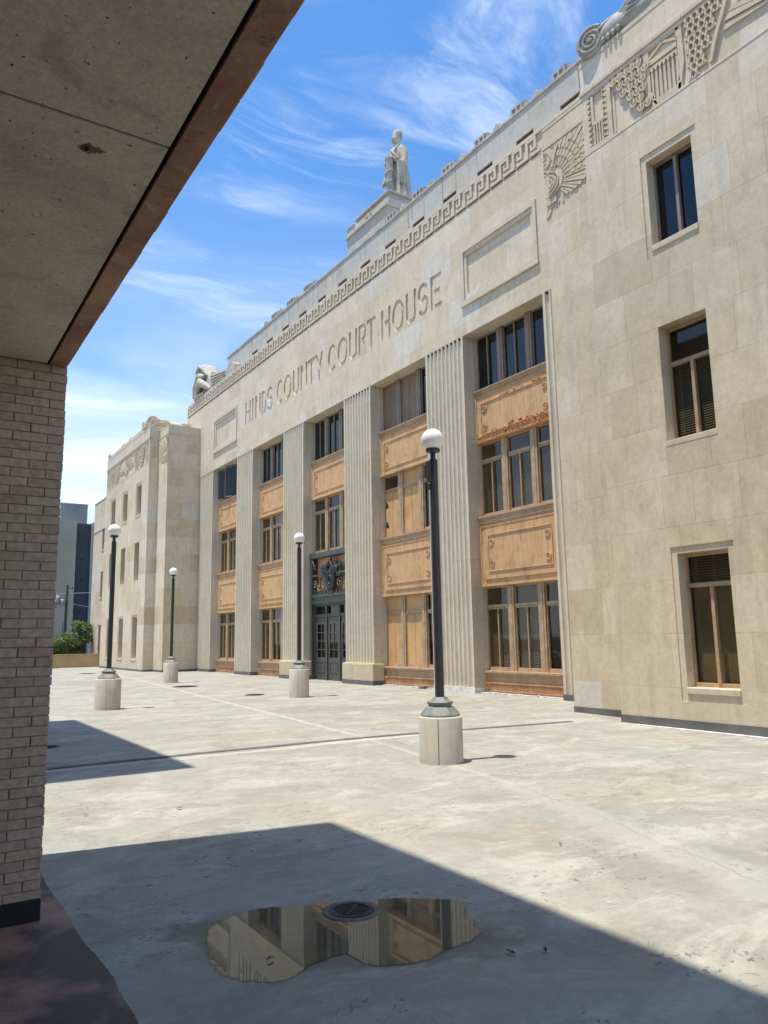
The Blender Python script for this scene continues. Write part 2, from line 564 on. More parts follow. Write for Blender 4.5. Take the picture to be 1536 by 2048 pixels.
def brick_mat():
    m, T, b, P, out = new_mat('tan_brick')
    at = T.n('ShaderNodeAttribute', attribute_name='tone')
    f = T.noise(P, 22, 6, .65)
    c = T.ramp(at.outputs['Fac'], [(0, (.42, .32, .235)), (.25, (.50, .39, .285)), (.5, (.45, .355, .25)), (.75, (.49, .36, .275)), (1, (.38, .285, .205))])
    c = T.mix(.8, c, T.mix(1.0, c, T.ramp(f, [(.3, .66), (.7, 1.22)]), 'MULTIPLY'))
    c = T.mix(T.math('MULTIPLY', T.smooth(T.noise(P, 3, 7, .7, .6), .52, .70), .25), c, (.28, .22, .165))
    T.put(b.inputs['Base Color'], c)
    b.inputs['Roughness'].default_value = .85
    b.inputs['Specular IOR Level'].default_value = .25
    set_bump(T, b, T.noise(P, 90, 5, .7), .35, .004)
    return m


M_brick = brick_mat()


def far_brick_mat():
    m, T, b, P, out = new_mat('tan_brick_coursed')
    x, y, z = T.xyz(P)
    br = T.n('ShaderNodeTexBrick')
    T.put(br.inputs['Vector'], T.vec(T.math('ADD', x, y), z, 0.0))
    br.inputs['Scale'].default_value = 1
    br.inputs['Brick Width'].default_value = .203
    br.inputs['Row Height'].default_value = .0677
    br.inputs['Mortar Size'].default_value = .005
    br.inputs['Color1'].default_value = (.38, .30, .225, 1)
    br.inputs['Color2'].default_value = (.31, .24, .18, 1)
    br.inputs['Mortar'].default_value = (.15, .12, .095, 1)
    T.put(b.inputs['Base Color'], br.outputs[0])
    b.inputs['Roughness'].default_value = .9
    set_bump(T, b, T.math('SUBTRACT', 1.0, br.outputs[1]), .5, .006)
    return m


M_fbrick = far_brick_mat()


PALE, GREY = (.52, .50, .43), (.42, .41, .37)
LINES = [((9.72, 39.5), (8.2, 25), .09, PALE, .6), ((8.2, 25), (6.7, 11.4), .08, PALE, .6), ((6.7, 11.4), (5.83, 6.5), .08, PALE, .35),
         ((5.83, 6.5), (4.7, 2.95), .30, GREY, .45), ((5.9, 6.6), (4.85, 3.1), .010, (.24, .23, .2), .7), ((.9, 10.82), (8.4, 10.68), .10, PALE, .8),
         ((2.0, 21.6), (13.8, 22.3), .06, PALE, .5), ((6.9, 11.6), (10.5, 5.6), .03, PALE, .4), ((1.3, 5.0), (2.3, 5.1), .008, (.2, .19, .17), .5)]


def ground_mat():
    m, T, b, P, out = new_mat('mottled_concrete_deck')
    x, y, z = T.xyz(P)
    pf = T.vec(x, y, 0.0)
    big = T.noise(pf, .23, 5, .6, .8)
    med = T.noise(T.mapv(pf, (1, 1, 1), (4, 2, 0), (0, 0, R(25))), .9, 8, .66, 1.0)
    strk = T.noise(T.mapv(pf, (1.0, 1.7, 1), (1, 7, 0), (0, 0, R(-52))), .8, 10, .74, .7)
    strk2 = T.noise(T.mapv(pf, (.9, 1.8, 1), (5, 1, 0), (0, 0, R(14))), 1.4, 11, .76, .8)
    fine = T.noise(pf, 7, 12, .78, .5)
    grit = T.noise(pf, 60, 6, .75)
    hue = T.noise(T.mapv(pf, (1, 1, 1), (9, 9, 0)), .45, 4, .6, .6)
    c = T.ramp(big, [(.34, (.29, .275, .23)), (.47, (.375, .365, .315)), (.58, (.32, .318, .28)), (.70, (.39, .375, .32))])
    c = T.mix(T.math('MULTIPLY', T.smooth(hue, .48, .64), .5), c, (.36, .32, .23))
    c = T.mix(T.math('MULTIPLY', T.smooth(T.math('SUBTRACT', 1.0, hue), .50, .68), .5), c, (.29, .315, .285))
    c = T.mix(T.math('MULTIPLY', T.smooth(med, .48, .60), .6), c, (.27, .255, .215))
    c = T.mix(T.math('MULTIPLY', T.smooth(strk, .50, .62), .6), c, (.49, .47, .40))
    c = T.mix(T.math('MULTIPLY', T.smooth(strk2, .53, .66), .38), c, (.53, .51, .44))
    c = T.mix(T.math('MULTIPLY', T.smooth(strk2, .47, .36), .38), c, (.25, .24, .20))
    c = T.mix(T.math('MULTIPLY', T.smooth(strk, .43, .32), .4), c, (.29, .28, .25))
    # white flaking patches
    fl = T.math('MULTIPLY', T.smooth(T.noise(pf, 4.5, 12, .85, .25), .54, .66), T.smooth(T.noise(T.mapv(pf, (1, 1, 1), (3, 5, 0)), .6, 5, .6, .6), .42, .56))
    c = T.mix(T.math('MULTIPLY', fl, .7), c, (.55, .54, .48))
    # small dark pits
    pit = T.math('MULTIPLY', T.smooth(T.noise(pf, 15, 7, .75, 1.2), .57, .63), T.smooth(T.noise(T.mapv(pf, (1, 1, 1), (1, 8, 0)), .9, 4, .6, .6), .44, .56))
    c = T.mix(T.math('MULTIPLY', pit, .9), c, (.11, .11, .11))
    # hairline cracks
    vo = T.n('ShaderNodeTexVoronoi', feature='DISTANCE_TO_EDGE')
    T.put(vo.inputs['Vector'], T.vec(T.math('MULTIPLY_ADD', med, 1.6, x), T.math('MULTIPLY_ADD', strk, 1.6, y), 0.0))
    vo.inputs['Scale'].default_value = .21
    crk = T.math('MULTIPLY', T.math('LESS_THAN', vo.outputs[0], .0012), T.smooth(big, .5, .6))
    c = T.mix(T.math('MULTIPLY', crk, .5), c, (.2, .19, .17))
    c = T.mix(.4, c, T.mix(1.0, c, T.ramp(T.math('MULTIPLY_ADD', grit, .35, T.math('MULTIPLY', fine, .65)), [(.34, .60), (.66, 1.30)]), 'MULTIPLY'))
    def line(a, q, w, col, fac):
        L2 = (q[0] - a[0]) ** 2 + (q[1] - a[1]) ** 2
        jx = T.math('MULTIPLY_ADD', T.math('SUBTRACT', strk, .5), .35, x)
        jy = T.math('MULTIPLY_ADD', T.math('SUBTRACT', med, .5), .35, y)
        px_, py_ = T.math('SUBTRACT', jx, a[0]), T.math('SUBTRACT', jy, a[1])
        dt = T.math('ADD', T.math('MULTIPLY', px_, (q[0] - a[0]) / L2), T.math('MULTIPLY', py_, (q[1] - a[1]) / L2))
        dt = T.math('MINIMUM', T.math('MAXIMUM', dt, 0.0), 1.0)
        ex = T.math('SUBTRACT', px_, T.math('MULTIPLY', dt, q[0] - a[0]))
        ey = T.math('SUBTRACT', py_, T.math('MULTIPLY', dt, q[1] - a[1]))
        dd = T.math('SQRT', T.math('ADD', T.math('MULTIPLY', ex, ex), T.math('MULTIPLY', ey, ey)))
        dd = T.math('SUBTRACT', dd, T.math('MULTIPLY', T.math('SUBTRACT', fine, .5), w * 1.6))
        m_ = T.math('SUBTRACT', 1.0, T.smooth(dd, w * .35, w))
        return T.mix(T.math('MULTIPLY', m_, fac), c, col)
    for a_, q_, w_, col_, f_ in LINES:
        c = line(a_, q_, w_, col_, f_)
    # damp, dirty rim round the puddle
    ex_ = T.math('SUBTRACT', x, 2.20)
    ey_ = T.math('SUBTRACT', y, 3.92)
    ea = T.math('ADD', T.math('MULTIPLY', ex_, .78), T.math('MULTIPLY', ey_, -.62))
    eb = T.math('ADD', T.math('MULTIPLY', ex_, .62), T.math('MULTIPLY', ey_, .78))
    ed = T.math('SQRT', T.math('ADD', T.math('POWER', T.math('DIVIDE', ea, .98), 2.0), T.math('POWER', T.math('DIVIDE', eb, .46), 2.0)))
    ed = T.math('ADD', ed, T.math('MULTIPLY', T.math('SUBTRACT', T.noise(pf, 2.6, 8, .7, .6), .5), 1.3))
    c = T.mix(T.math('MULTIPLY', T.math('SUBTRACT', 1.0, T.smooth(ed, .74, 1.12)), .75), c, (.18, .155, .11))
    # slightly darker, cooler tint over the near bay beside the drain
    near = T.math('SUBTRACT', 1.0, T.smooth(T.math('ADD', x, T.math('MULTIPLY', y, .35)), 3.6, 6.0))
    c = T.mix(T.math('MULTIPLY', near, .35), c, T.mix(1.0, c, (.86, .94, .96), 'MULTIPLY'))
    c = T.mix(1.0, c, (.87, .87, .855), 'MULTIPLY')
    T.put(b.inputs['Base Color'], c)
    T.put(b.inputs['Roughness'], T.ramp(med, [(.3, .62), (.7, .85)]))
    b.inputs['Specular IOR Level'].default_value = .3
    set_bump(T, b, T.math('ADD', T.math('ADD', fine, T.math('MULTIPLY', grit, .3)), T.math('MULTIPLY', fl, .8)), .3, .01)
    return m


M_ground = ground_mat()
M_brown = simple('brown_stained_floor', (.37, .215, .15), (.095, .07, .055), rough=.7, scale=1.7, detail=10, contrast=(.42, .60), bump=.3, bscale=30, spec=.25)
M_seal = simple('dark_joint_sealant', (.135, .135, .132), (.09, .09, .09), rough=.8, scale=12)
M_pale = simple('pale_cement_strip', (.60, .575, .50), (.40, .385, .33), rough=.85, scale=3.5, detail=9, contrast=(.38, .6))
M_dirt = simple('damp_dirt_stain', (.29, .265, .215), (.22, .20, .16), rough=.7, scale=4, detail=8)


def water_mat():
    m, T, b, P, out = new_mat('standing_water')
    f = T.noise(P, 2.6, 6, .6, .5)
    T.put(b.inputs['Base Color'], T.ramp(f, [(.3, (.085, .072, .042)), (.7, (.14, .118, .072))]))
    b.inputs['Roughness'].default_value = .012
    b.inputs['IOR'].default_value = 1.4
    b.inputs['Specular IOR Level'].default_value = .5
    at = T.n('ShaderNodeAttribute', attribute_name='depth')
    e = T.math('ADD', at.outputs['Fac'], T.math('MULTIPLY', T.math('SUBTRACT', T.noise(P, 16, 8, .75), .5), 1.7))
    tr = T.n('ShaderNodeBsdfTransparent')
    mx = T.n('ShaderNodeMixShader')
    T.put(mx.inputs[0], T.smooth(e, .12, .62))
    T.t.links.new(tr.outputs[0], mx.inputs[1])
    T.t.links.new(b.outputs[0], mx.inputs[2])
    T.t.links.new(mx.outputs[0], out.inputs[0])
    return m


M_water = water_mat()


# ------------------------------------------------------------------ ground and terrace
def gz(x, y):
    a = min(max((x - 7) / 4.6, 0), 1)
    b_ = min(max((13 - y) / 6, 0), 1)
    a = a * a * (3 - 2 * a)
    b_ = b_ * b_ * (3 - 2 * b_)
    return -.07 * a * b_


g = MB()
S = 900
g.add([(-S, -S, -5.2), (S, -S, -5.2), (S, S, -5.2), (-S, S, -5.2)], [(0, 1, 2, 3)])
struct(g.build('ground', M_street))
g = MB()
NX, NY = 60, 90
X0, X1, Y0, Y1 = -30, 20, -26, 54.3
vs, fs = [], []
for j in range(NY + 1):
    for i in range(NX + 1):
        x = X0 + (X1 - X0) * i / NX
        y = Y0 + (Y1 - Y0) * j / NY
        vs.append((x, y, gz(x, y)))
for j in range(NY):
    for i in range(NX):
        a = j * (NX + 1) + i
        fs.append((a, a + 1, a + NX + 2, a + NX + 1))
g.add(vs, fs, True)
g.box(X0, X1, Y0, Y1, -5.3, -.3)
struct(g.build('terrace_deck', M_ground))


def ragged(pts, w, amp, step, seed, zoff=.004):
    """thin strip along a polyline with uneven edges"""
    rnd = random.Random(seed)
    P = []
    for (a, b) in zip(pts, pts[1:]):
        L = math.hypot(b[0] - a[0], b[1] - a[1])
        n = max(1, int(L / step))
        for k in range(n):
            t = k / n
            P.append((a[0] + (b[0] - a[0]) * t, a[1] + (b[1] - a[1]) * t))
    P.append(pts[-1])
    vs = []
    for i, p in enumerate(P):
        q0, q1 = P[max(i - 1, 0)], P[min(i + 1, len(P) - 1)]
        d = (q1[0] - q0[0], q1[1] - q0[1])
        L = math.hypot(*d)
        n = (-d[1] / L, d[0] / L)
        for sgn in (1, -1):
            ww = w / 2 + rnd.uniform(-amp, amp)
            x, y = p[0] + n[0] * ww * sgn, p[1] + n[1] * ww * sgn
            vs.append((x, y, gz(x, y) + zoff))
    mb = MB()
    mb.add(vs, [(2 * i, 2 * i + 1, 2 * i + 3, 2 * i + 2) for i in range(len(P) - 1)])
    return mb


struct(ragged([(.9, 10.96), (3.84, 11.03), (6.37, 10.98), (10.95, 10.55)], .13, .018, .16, 3, .008).build('sealed_joint', M_seal))
# brown floor patch beneath the canopy; its edge runs as in the photograph
def gp(px, py, z=0.0):
    """image point of the photograph to the deck plane (outlines of flat marks on the deck)"""
    d = r2 * ((px - 768) / fpx) + u2 * (-(py - 1024) / fpx) + fw
    t = (z - 1.6) / d.z
    return (d.x * t, d.y * t)


bp = [(.905, 6.1)] + [gp(a, b) for a, b in ((80, 1745), (100, 1783), (124, 1812), (140, 1840), (155, 1868), (172, 1892), (200, 1922), (226, 1955), (238, 1985), (255, 2012), (270, 2035), (282, 2060), (300, 2110))] + [(1.12, 2.2), (1.13, 1.4), (1.1, .4), (1.1, -8), (-5.4, -8), (-5.4, 6.1)]
mb = MB()
rnd = random.Random(5)
bp2 = []
for i, (a, b) in enumerate(zip(bp, bp[1:] + bp[:1])):
    n = 14 if i < 14 else 1
    for k in range(n):
        t = k / n
        j = .003 if 0 < i < 13 else 0
        bp2.append((a[0] + (b[0] - a[0]) * t + rnd.uniform(-j, j), a[1] + (b[1] - a[1]) * t + rnd.uniform(-j, j)))
mb.prism(bp2, -.02, .006, 'z')
struct(mb.build('brown_floor', M_brown))

# ------------------------------------------------------------------ puddle and drain
import mathutils


def gp(px, py, z=0.0):
    """image point of the photograph to the deck plane (used for the outline of the flat puddle)"""
    d = r2 * ((px - 768) / fpx) + u2 * (-(py - 1024) / fpx) + fw
    t = (z - 1.6) / d.z
    return (d.x * t, d.y * t)


pud = [(75, 340), (95, 300), (125, 278), (200, 243), (265, 222), (330, 202), (400, 194), (480, 189), (540, 187), (600, 184), (660, 178), (700, 170), (800, 168), (900, 162), (960, 152), (1020, 147), (1100, 146), (1200, 147), (1300, 149), (1360, 155), (1400, 166), (1425, 190), (1412, 212), (1420, 235), (1448, 258), (1468, 285), (1500, 315), (1478, 340), (1440, 365), (1390, 384), (1330, 405), (1290, 430), (1250, 450), (1200, 468), (1150, 480), (1080, 490), (1000, 495), (950, 492), (900, 484), (865, 466), (840, 450), (800, 431), (760, 438), (700, 460), (660, 476), (620, 490), (580, 515), (540, 545), (500, 562), (450, 575), (350, 581), (300, 577), (250, 568), (200, 558), (160, 540), (130, 505), (105, 470), (85, 430), (74, 385)]
P2 = [gp(380 + a / 2.56, 1740 + b / 2.56) for a, b in pud]
rnd = random.Random(2)
P3 = []
for a, b in zip(P2, P2[1:] + P2[:1]):
    for k in range(3):
        t = k / 3
        P3.append((a[0] + (b[0] - a[0]) * t + rnd.uniform(-.004, .004), a[1] + (b[1] - a[1]) * t + rnd.uniform(-.004, .004)))
pcx = sum(p[0] for p in P3) / len(P3)
pcy = sum(p[1] for p in P3) / len(P3)
mb = MB()
n = len(P3)
sc_ = lambda k: [(pcx + (x - pcx) * k, pcy + (y - pcy) * k, .003) for x, y in P3]
mb.add(sc_(1.03) + sc_(.93), [(k, (k + 1) % n, n + (k + 1) % n, n + k) for k in range(n)] + [tuple(range(n, 2 * n))])
o = mb.build('puddle', M_water)
at = o.data.attributes.new('depth', 'FLOAT', 'POINT')
at.data.foreach_set('value', [0.0] * n + [1.0] * n)
struct(o)
o['label'] = 'brown rain puddle around the drain in the shade, mirroring the facade'
cx = sum(p[0] for p in P3) / len(P3)
cy = sum(p[1] for p in P3) / len(P3)
def drain(x, y, r, label, z=0.0, ring=0.0, grp='drain covers set in the deck'):
    t = thing('drain_cover', label, 'drain', (x, y, z), grp)
    if ring:
        mb = MB()
        mb.lathe((x, y, z), [(r + ring, .0), (r + ring * .97, .0035), (r + .03, .006), (r + .012, .006), (r + .012, 0)], 40)
        mb.build('collar', M_ring, t)
    mb = MB()
    mb.lathe((x, y, z), [(r + .012, .0), (r + .012, .010), (r - .012, .010), (r - .012, .0)], 40, False)
    mb.build('rim', M_iron, t)
    mb = MB()
    mb.lathe((x, y, z), [(r - .014, -.002), (r - .014, .004)], 32, False)
    n = 7
    for k in range(n):
        yy = -r + (k + 1) * 2 * r / (n + 1)
        hw = math.sqrt(max(r * r - yy * yy, 0)) - .03
        if hw > .01:
            mb.box(x - hw, x + hw, y + yy - .005, y + yy + .005, z + .004, z + .009)
    mb.tube([(x - r * .6, y - r * .5, z + .007), (x + r * .6, y + r * .5, z + .007)], .006, 6)
    mb.build('grate', M_iron, t)
    return t


dc = gp(703, 1823)
drain(dc[0], dc[1], .118, 'round iron drain cover with worn concrete collar standing in the puddle', .002, .058)
drain(9.2, 21.4, .27, 'rusty round drain cover on the open deck left of the entrance lamp', 0, .03)
drain(9.05, 27.2, .42, 'wide round drain cover on the deck before the most distant lamp post', 0, .03)
drain(2.22, 13.25, .17, 'round drain cover in the far patch of shadow beside the brick pier', 0, .02)
drain(9.0, 42.9, .42, 'farthest round drain cover, near the tan parapet wall', 0, .02)


# small litter on the deck
def scrap(px, py, L, ang, label):
    x, y = gp(px, py)
    mb = MB()
    ca, sa = math.cos(ang), math.sin(ang)
    n = 6
    vs = []
    for i in range(n):
        t = i / (n - 1) - .5
        w = L * .18 * (1 - abs(2 * t) ** 2) + .002
        for sg in (-1, 1):
            vs.append((x + ca * t * L - sa * sg * w, y + sa * t * L + ca * sg * w, .010 + .012 * abs(math.sin(t * 5 + sg))))
    mb.add(vs, [(2 * i, 2 * i + 1, 2 * i + 3, 2 * i + 2) for i in range(n - 1)])
    tag(mb.build('dead_leaf', M_bark), label, 'leaf', 'bits of leaf litter on the deck')


scrap(540, 1923, .05, .3, 'dark scrap of leaf lying in the left lobe of the puddle')
scrap(1091, 1905, .045, .9, 'short dark twig-like leaf in the shade right of the puddle')
scrap(1022, 1910, .06, 1.6, 'curled brown leaf between the puddle and the short dark twig')
scrap(359, 1619, .07, .2, 'thin dark scrap on the sunlit deck, middle of the left half')
scrap(172, 1632, .06, .5, 'curled dark scrap on the sunlit deck close to the brick pier')
scrap(1121, 1691, .04, 1.2, 'tiny pale-edged scrap alone on the sunlit deck at the right')

# ------------------------------------------------------------------ lamp posts
def lamp(x, y, hb, ztop, label, rb=.285, device=False):
    t = thing('lamp_post', label, 'lamp post', (x, y, 0), 'globe lamp posts on the deck')
    mb = MB()
    mb.lathe((x, y, 0), [(rb, -.08), (rb, hb - .018), (rb - .006, hb - .006), (rb - .02, hb), (.02, hb)], 48, True)
    base = mb.build('concrete_base', M_pot, t)
    for p in base.data.polygons:
        if abs(p.normal.z) > .5:
            p.use_smooth = False
    mb = MB()
    # formwork seam facing the camera side
    a = math.atan2(-y, -x) - .12
    for da in (0,):
        sx, sy = x + (rb + .001) * math.cos(a + da), y + (rb + .001) * math.sin(a + da)
        mb.tube([(sx, sy, 0), (sx, sy, hb - .02)], .004, 5, False)
    mb.build('seam', M_ring, base)
    mb = MB()
    ph = math.atan2(-y, -x)
    def hexring(r, z, n=6, amp=0, m=24):
        out = []
        for k in range(m):
            th = 2 * PI * k / m
            # blend of hexagon and circle
            a_ = ((th + PI / n) % (2 * PI / n)) - PI / n
            hexr = math.cos(PI / n) / math.cos(a_)
            rr = r * ((1 - amp) + amp * hexr / math.cos(PI / n) * .97)
            out.append((x + rr * math.cos(th + ph), y + rr * math.sin(th + ph), hb + z))
        return out
    prof = [(.262, .0, 0), (.262, .018, 0), (.255, .028, .1), (.235, .045, .5), (.205, .075, .8), (.165, .11, 1), (.14, .125, 1), (.138, .15, 1), (.152, .155, 1), (.156, .175, 1), (.15, .18, 1), (.11, .205, 1), (.078, .235, 1), (.07, .24, 1)]
    mb.loft([hexring(r * .98, z, 6, am) for r, z, am in prof], False)
    mb.build('collar', M_collar, t)
    zp = ztop - .44
    mb = MB()
    r0 = .062
    ring = lambda r, z: [(x + r * math.cos(2 * PI * k / 8 + .2), y + r * math.sin(2 * PI * k / 8 + .2), z) for k in range(8)]
    mb.loft([ring(r0, hb + .235), ring(r0, zp), ring(r0 - .008, zp + .006)], False)
    mb.build('pole', M_pole, t, .006)
    mb = MB()
    mb.tube([(x, y, zp), (x, y, ztop - .32)], .036, 12)
    mb.lathe((x, y, ztop - .345), [(.04, 0), (.075, .012), (.098, .022), (.102, .045), (.098, .06), (.02, .06)], 28)
    mb.build('globe_holder', M_pole, t)
    mb = MB()
    mb.ball((x, y, ztop - .155), .157, 40)
    mb.build('globe', M_globe, t)
    if device:
        mb = MB()
        mb.box(x - .10, x - .035, y - .02, y + .04, zp - .32, zp - .02)
        mb.box(x - .095, x - .05, y - .015, y + .035, zp - .42, zp - .34)
        mb.build('junction_box', M_pole, t, .008)
    return t


lamp(6.15, 8.24, .58, 4.44, 'nearest lamp post, a white globe on a black pole over a short round concrete base', .283, True)
lamp(4.60, 19.57, .73, 4.52, 'lamp post at the left, its globe in front of the far stone pavilion', .30)
lamp(9.77, 19.62, .77, 4.62, 'lamp post standing before the dark bronze entrance doors', .275)
lamp(9.47, 30.27, .77, 4.51, 'most distant lamp post, before the side wall of the far pavilion', .285)

# ------------------------------------------------------------------ courthouse
CH = thing('courthouse', 'long limestone courthouse with fluted piers, orange metal panels and carved wings', 'building', (14.05, 26.14, 0))
XF = 14.05       # main front plane
XW = 14.60       # window plane
XS = 14.42       # spandrel plane
YC = 26.14
PIERS = [(38.53, 40.46), (33.19, 35.12), (27.85, 29.77), (22.51, 24.43), (17.16, 19.09), (11.82, 13.75)]
BAYS = [(35.12, 38.53), (29.77, 33.19), (24.43, 27.85), (19.09, 22.51), (13.75, 17.16)]


# ---- piers with fluting
def fluted_profile(y0, y1, x, n=9, dep=.075, fil=.05):
    """front outline from y1 down to y0 at plane x, grooves cut inwards (+x)"""
    w = y1 - y0
    edge = .085
    gw = (w - 2 * edge - (n - 1) * fil) / n
    pts = [(x, y1)]
    yy = y1 - edge
    for i in range(n):
        for k in range(9):
            t = k / 8
            pts.append((x + dep * math.sin(PI * t) ** .7, yy - gw * t))
        yy -= gw + fil
    pts.append((x, y0))
    return pts


for i, (y0, y1) in enumerate(PIERS):
    mb = MB()
    zb = .0 if i not in (2, 3) else .70
    prof = fluted_profile(y0, y1, XF)
    n = len(prof)
    zt = 10.6
    gt = 10.52
    lo = [(x, y, zb - .1 if zb == 0 else zb) for x, y in prof]
    hi = [(x, y, gt + (.05 * (1 - ((x - XF) / .075) ** 2)) if x > XF + .001 else zt) for x, y in prof]
    top = [(XF, y, zt) for x, y in prof]
    mb.add(lo + hi, [(k, n + k, n + k + 1, k + 1) for k in range(n - 1)])
    back = 15.2
    mb.add([(XF, y1, -.1), (back, y1, -.1), (back, y1, zt), (XF, y1, zt)], [(0, 1, 2, 3)])
    mb.add([(XF, y0, -.1), (back, y0, -.1), (back, y0, zt), (XF, y0, zt)], [(3, 2, 1, 0)])
    # inner jamb slip
    mb.box(XS - .02, XW + .02, y1, y1 + .035, 0, zt)
    mb.box(XS - .02, XW + .02, y0 - .035, y0, 0, zt)
    mb.build('fluted_pier', M_flute, CH)
    if zb:
        mb = MB()
        mb.box(XF - .11, 14.40, y0 - .10, y1 + .10, -.05, .70)
        mb.box(XF - .085, 14.38, y0 - .08, y1 + .08, .70, .735)
        mb.build('pier_base', M_stone, CH, .012)
    mb = MB()
    xo = .12 if zb else .012
    d = .11 if zb else .012
    xb = 14.41
    mb.box(XF - xo, xb, y0 - d, y1 + d, -.05, .15)
    mb.build('base_flashing', M_white if i == 4 else M_membrane, CH)

# ---- incised lettering plate
SPL = []


def rect(y0, y1, z0, z1):
    return [(y0, z0), (y1, z0), (y1, z1), (y0, z1)]


def stroke(pts, w):
    """outline polygon of a polyline with square ends"""
    L_, R_ = [], []
    n = len(pts)
    for i, p in enumerate(pts):
        def nrm(a, b):
            d = (b[0] - a[0], b[1] - a[1])
            l = math.hypot(*d)
            return (-d[1] / l, d[0] / l)
        if i == 0:
            nn = nrm(pts[0], pts[1]); k = 1
        elif i == n - 1:
            nn = nrm(pts[-2], pts[-1]); k = 1
        else:
            a = nrm(pts[i - 1], p); b = nrm(p, pts[i + 1])
            s_ = (a[0] + b[0], a[1] + b[1]); l = math.hypot(*s_)
            nn = (s_[0] / l, s_[1] / l); k = 1 / max(nn[0] * a[0] + nn[1] * a[1], .5)
        L_.append((p[0] + nn[0] * w / 2 * k, p[1] + nn[1] * w / 2 * k))
        R_.append((p[0] - nn[0] * w / 2 * k, p[1] - nn[1] * w / 2 * k))
    return L_ + R_[::-1]


def arc(cx_, cy_, rx, ry, a0, a1, n=22):
    return [(cx_ + rx * math.cos(R(a0 + (a1 - a0) * k / n)), cy_ + ry * math.sin(R(a0 + (a1 - a0) * k / n))) for k in range(n + 1)]


def letter(ch, w, h, s):
    o = []
    if ch == 'I':
        o = [[(0, 0), (s, 0), (s, h), (0, h)]]
    elif ch == 'H':
        c = h * .46
        o = [[(0, 0), (s, 0), (s, c), (w - s, c), (w - s, 0), (w, 0), (w, h), (w - s, h), (w - s, c + s), (s, c + s), (s, h), (0, h)]]
    elif ch == 'N':
        o = [[(0, 0), (s, 0), (s, h * .72), (w - s * 1.05, 0), (w, 0), (w, h), (w - s, h), (w - s, h * .28), (s * 1.05, h), (0, h)]]
    elif ch == 'T':
        c = (w - s) / 2
        o = [[(c, 0), (c + s, 0), (c + s, h - s), (w, h - s), (w, h), (0, h), (0, h - s), (c, h - s)]]
    elif ch == 'E':
        c = h * .44
        o = [[(0, 0), (w, 0), (w, s), (s, s), (s, c), (w * .85, c), (w * .85, c + s), (s, c + s), (s, h - s), (w, h - s), (w, h), (0, h)]]
    elif ch == 'Y':
        c = w / 2
        o = [[(c - s / 2, 0), (c + s / 2, 0), (c + s / 2, h * .42), (w, h), (w - s * 1.1, h), (c, h * .56), (s * 1.1, h), (0, h), (c - s / 2, h * .42)]]
    elif ch == 'O':
        o = [arc(w / 2, h / 2, w / 2, h / 2, 0, 345, 23), arc(w / 2, h / 2, w / 2 - s, h / 2 - s, 0, 345, 23)]
    elif ch == 'D':
        o = [[(0, 0)] + arc(w * .35, h / 2, w * .65, h / 2, -90, 90) + [(0, h)],
             [(s, s)] + arc(w * .35, h / 2, w * .65 - s, h / 2 - s, -90, 90) + [(s, h - s)]]
    elif ch == 'C':
        o = [stroke(arc(w / 2, h / 2, w / 2 - s / 2, h / 2 - s / 2, 48, 312, 26), s)]
    elif ch == 'U':
        rx = w / 2 - s / 2
        o = [stroke([(s / 2, h)] + arc(w / 2, rx + s / 2, rx, rx, 180, 360, 14) + [(w - s / 2, h)], s)]
    elif ch == 'S':
        rx, ry = w / 2 - s / 2, h * .245
        o = [stroke(arc(w / 2, h - s / 2 - ry, rx, ry, 25, 250, 16) + arc(w / 2, s / 2 + ry, rx, ry, 70, -155, 16), s)]
    elif ch == 'R':
        c = h * .42
        o = [[(0, 0), (s, 0), (s, c), (w * .42, c), (w - s * 1.05, 0), (w, 0), (w * .66, c + .02)] + arc(w * .52, (h + c) / 2, w * .48, (h - c) / 2, -50, 90, 14) + [(0, h)],
             [(s, c + s), (w * .52, c + s)] + arc(w * .52, (h + c) / 2, w * .48 - s, (h - c) / 2 - s, -80, 80, 12) + [(w * .52, h - s), (s, h - s)]]
    return o


WORD = [('H', 34.16, 33.53), ('I', 33.31, 33.15), ('N', 32.93, 32.35), ('D', 32.18, 31.66), ('S', 31.54, 30.98),
        ('C', 30.50, 29.86), ('O', 29.76, 29.02), ('U', 28.84, 28.27), ('N', 28.10, 27.50), ('T', 27.40, 26.80), ('Y', 26.74, 26.10),
        ('C', 25.66, 24.98), ('O', 24.88, 24.12), ('U', 23.98, 23.40), ('R', 23.26, 22.74), ('T', 22.66, 22.08),
        ('H', 21.68, 21.10), ('O', 20.98, 20.26), ('U', 20.12, 19.54), ('S', 19.42, 18.86), ('E', 18.70, 18.16)]
holes = []
for chx, ya, yb in WORD:
    for poly in letter(chx, ya - yb + .04, 1.15, .15):
        holes.append([(ya - px_, 12.0 + pz_) for px_, pz_ in poly])
PAN = [(35.20, 38.48), (13.80, 17.08)]


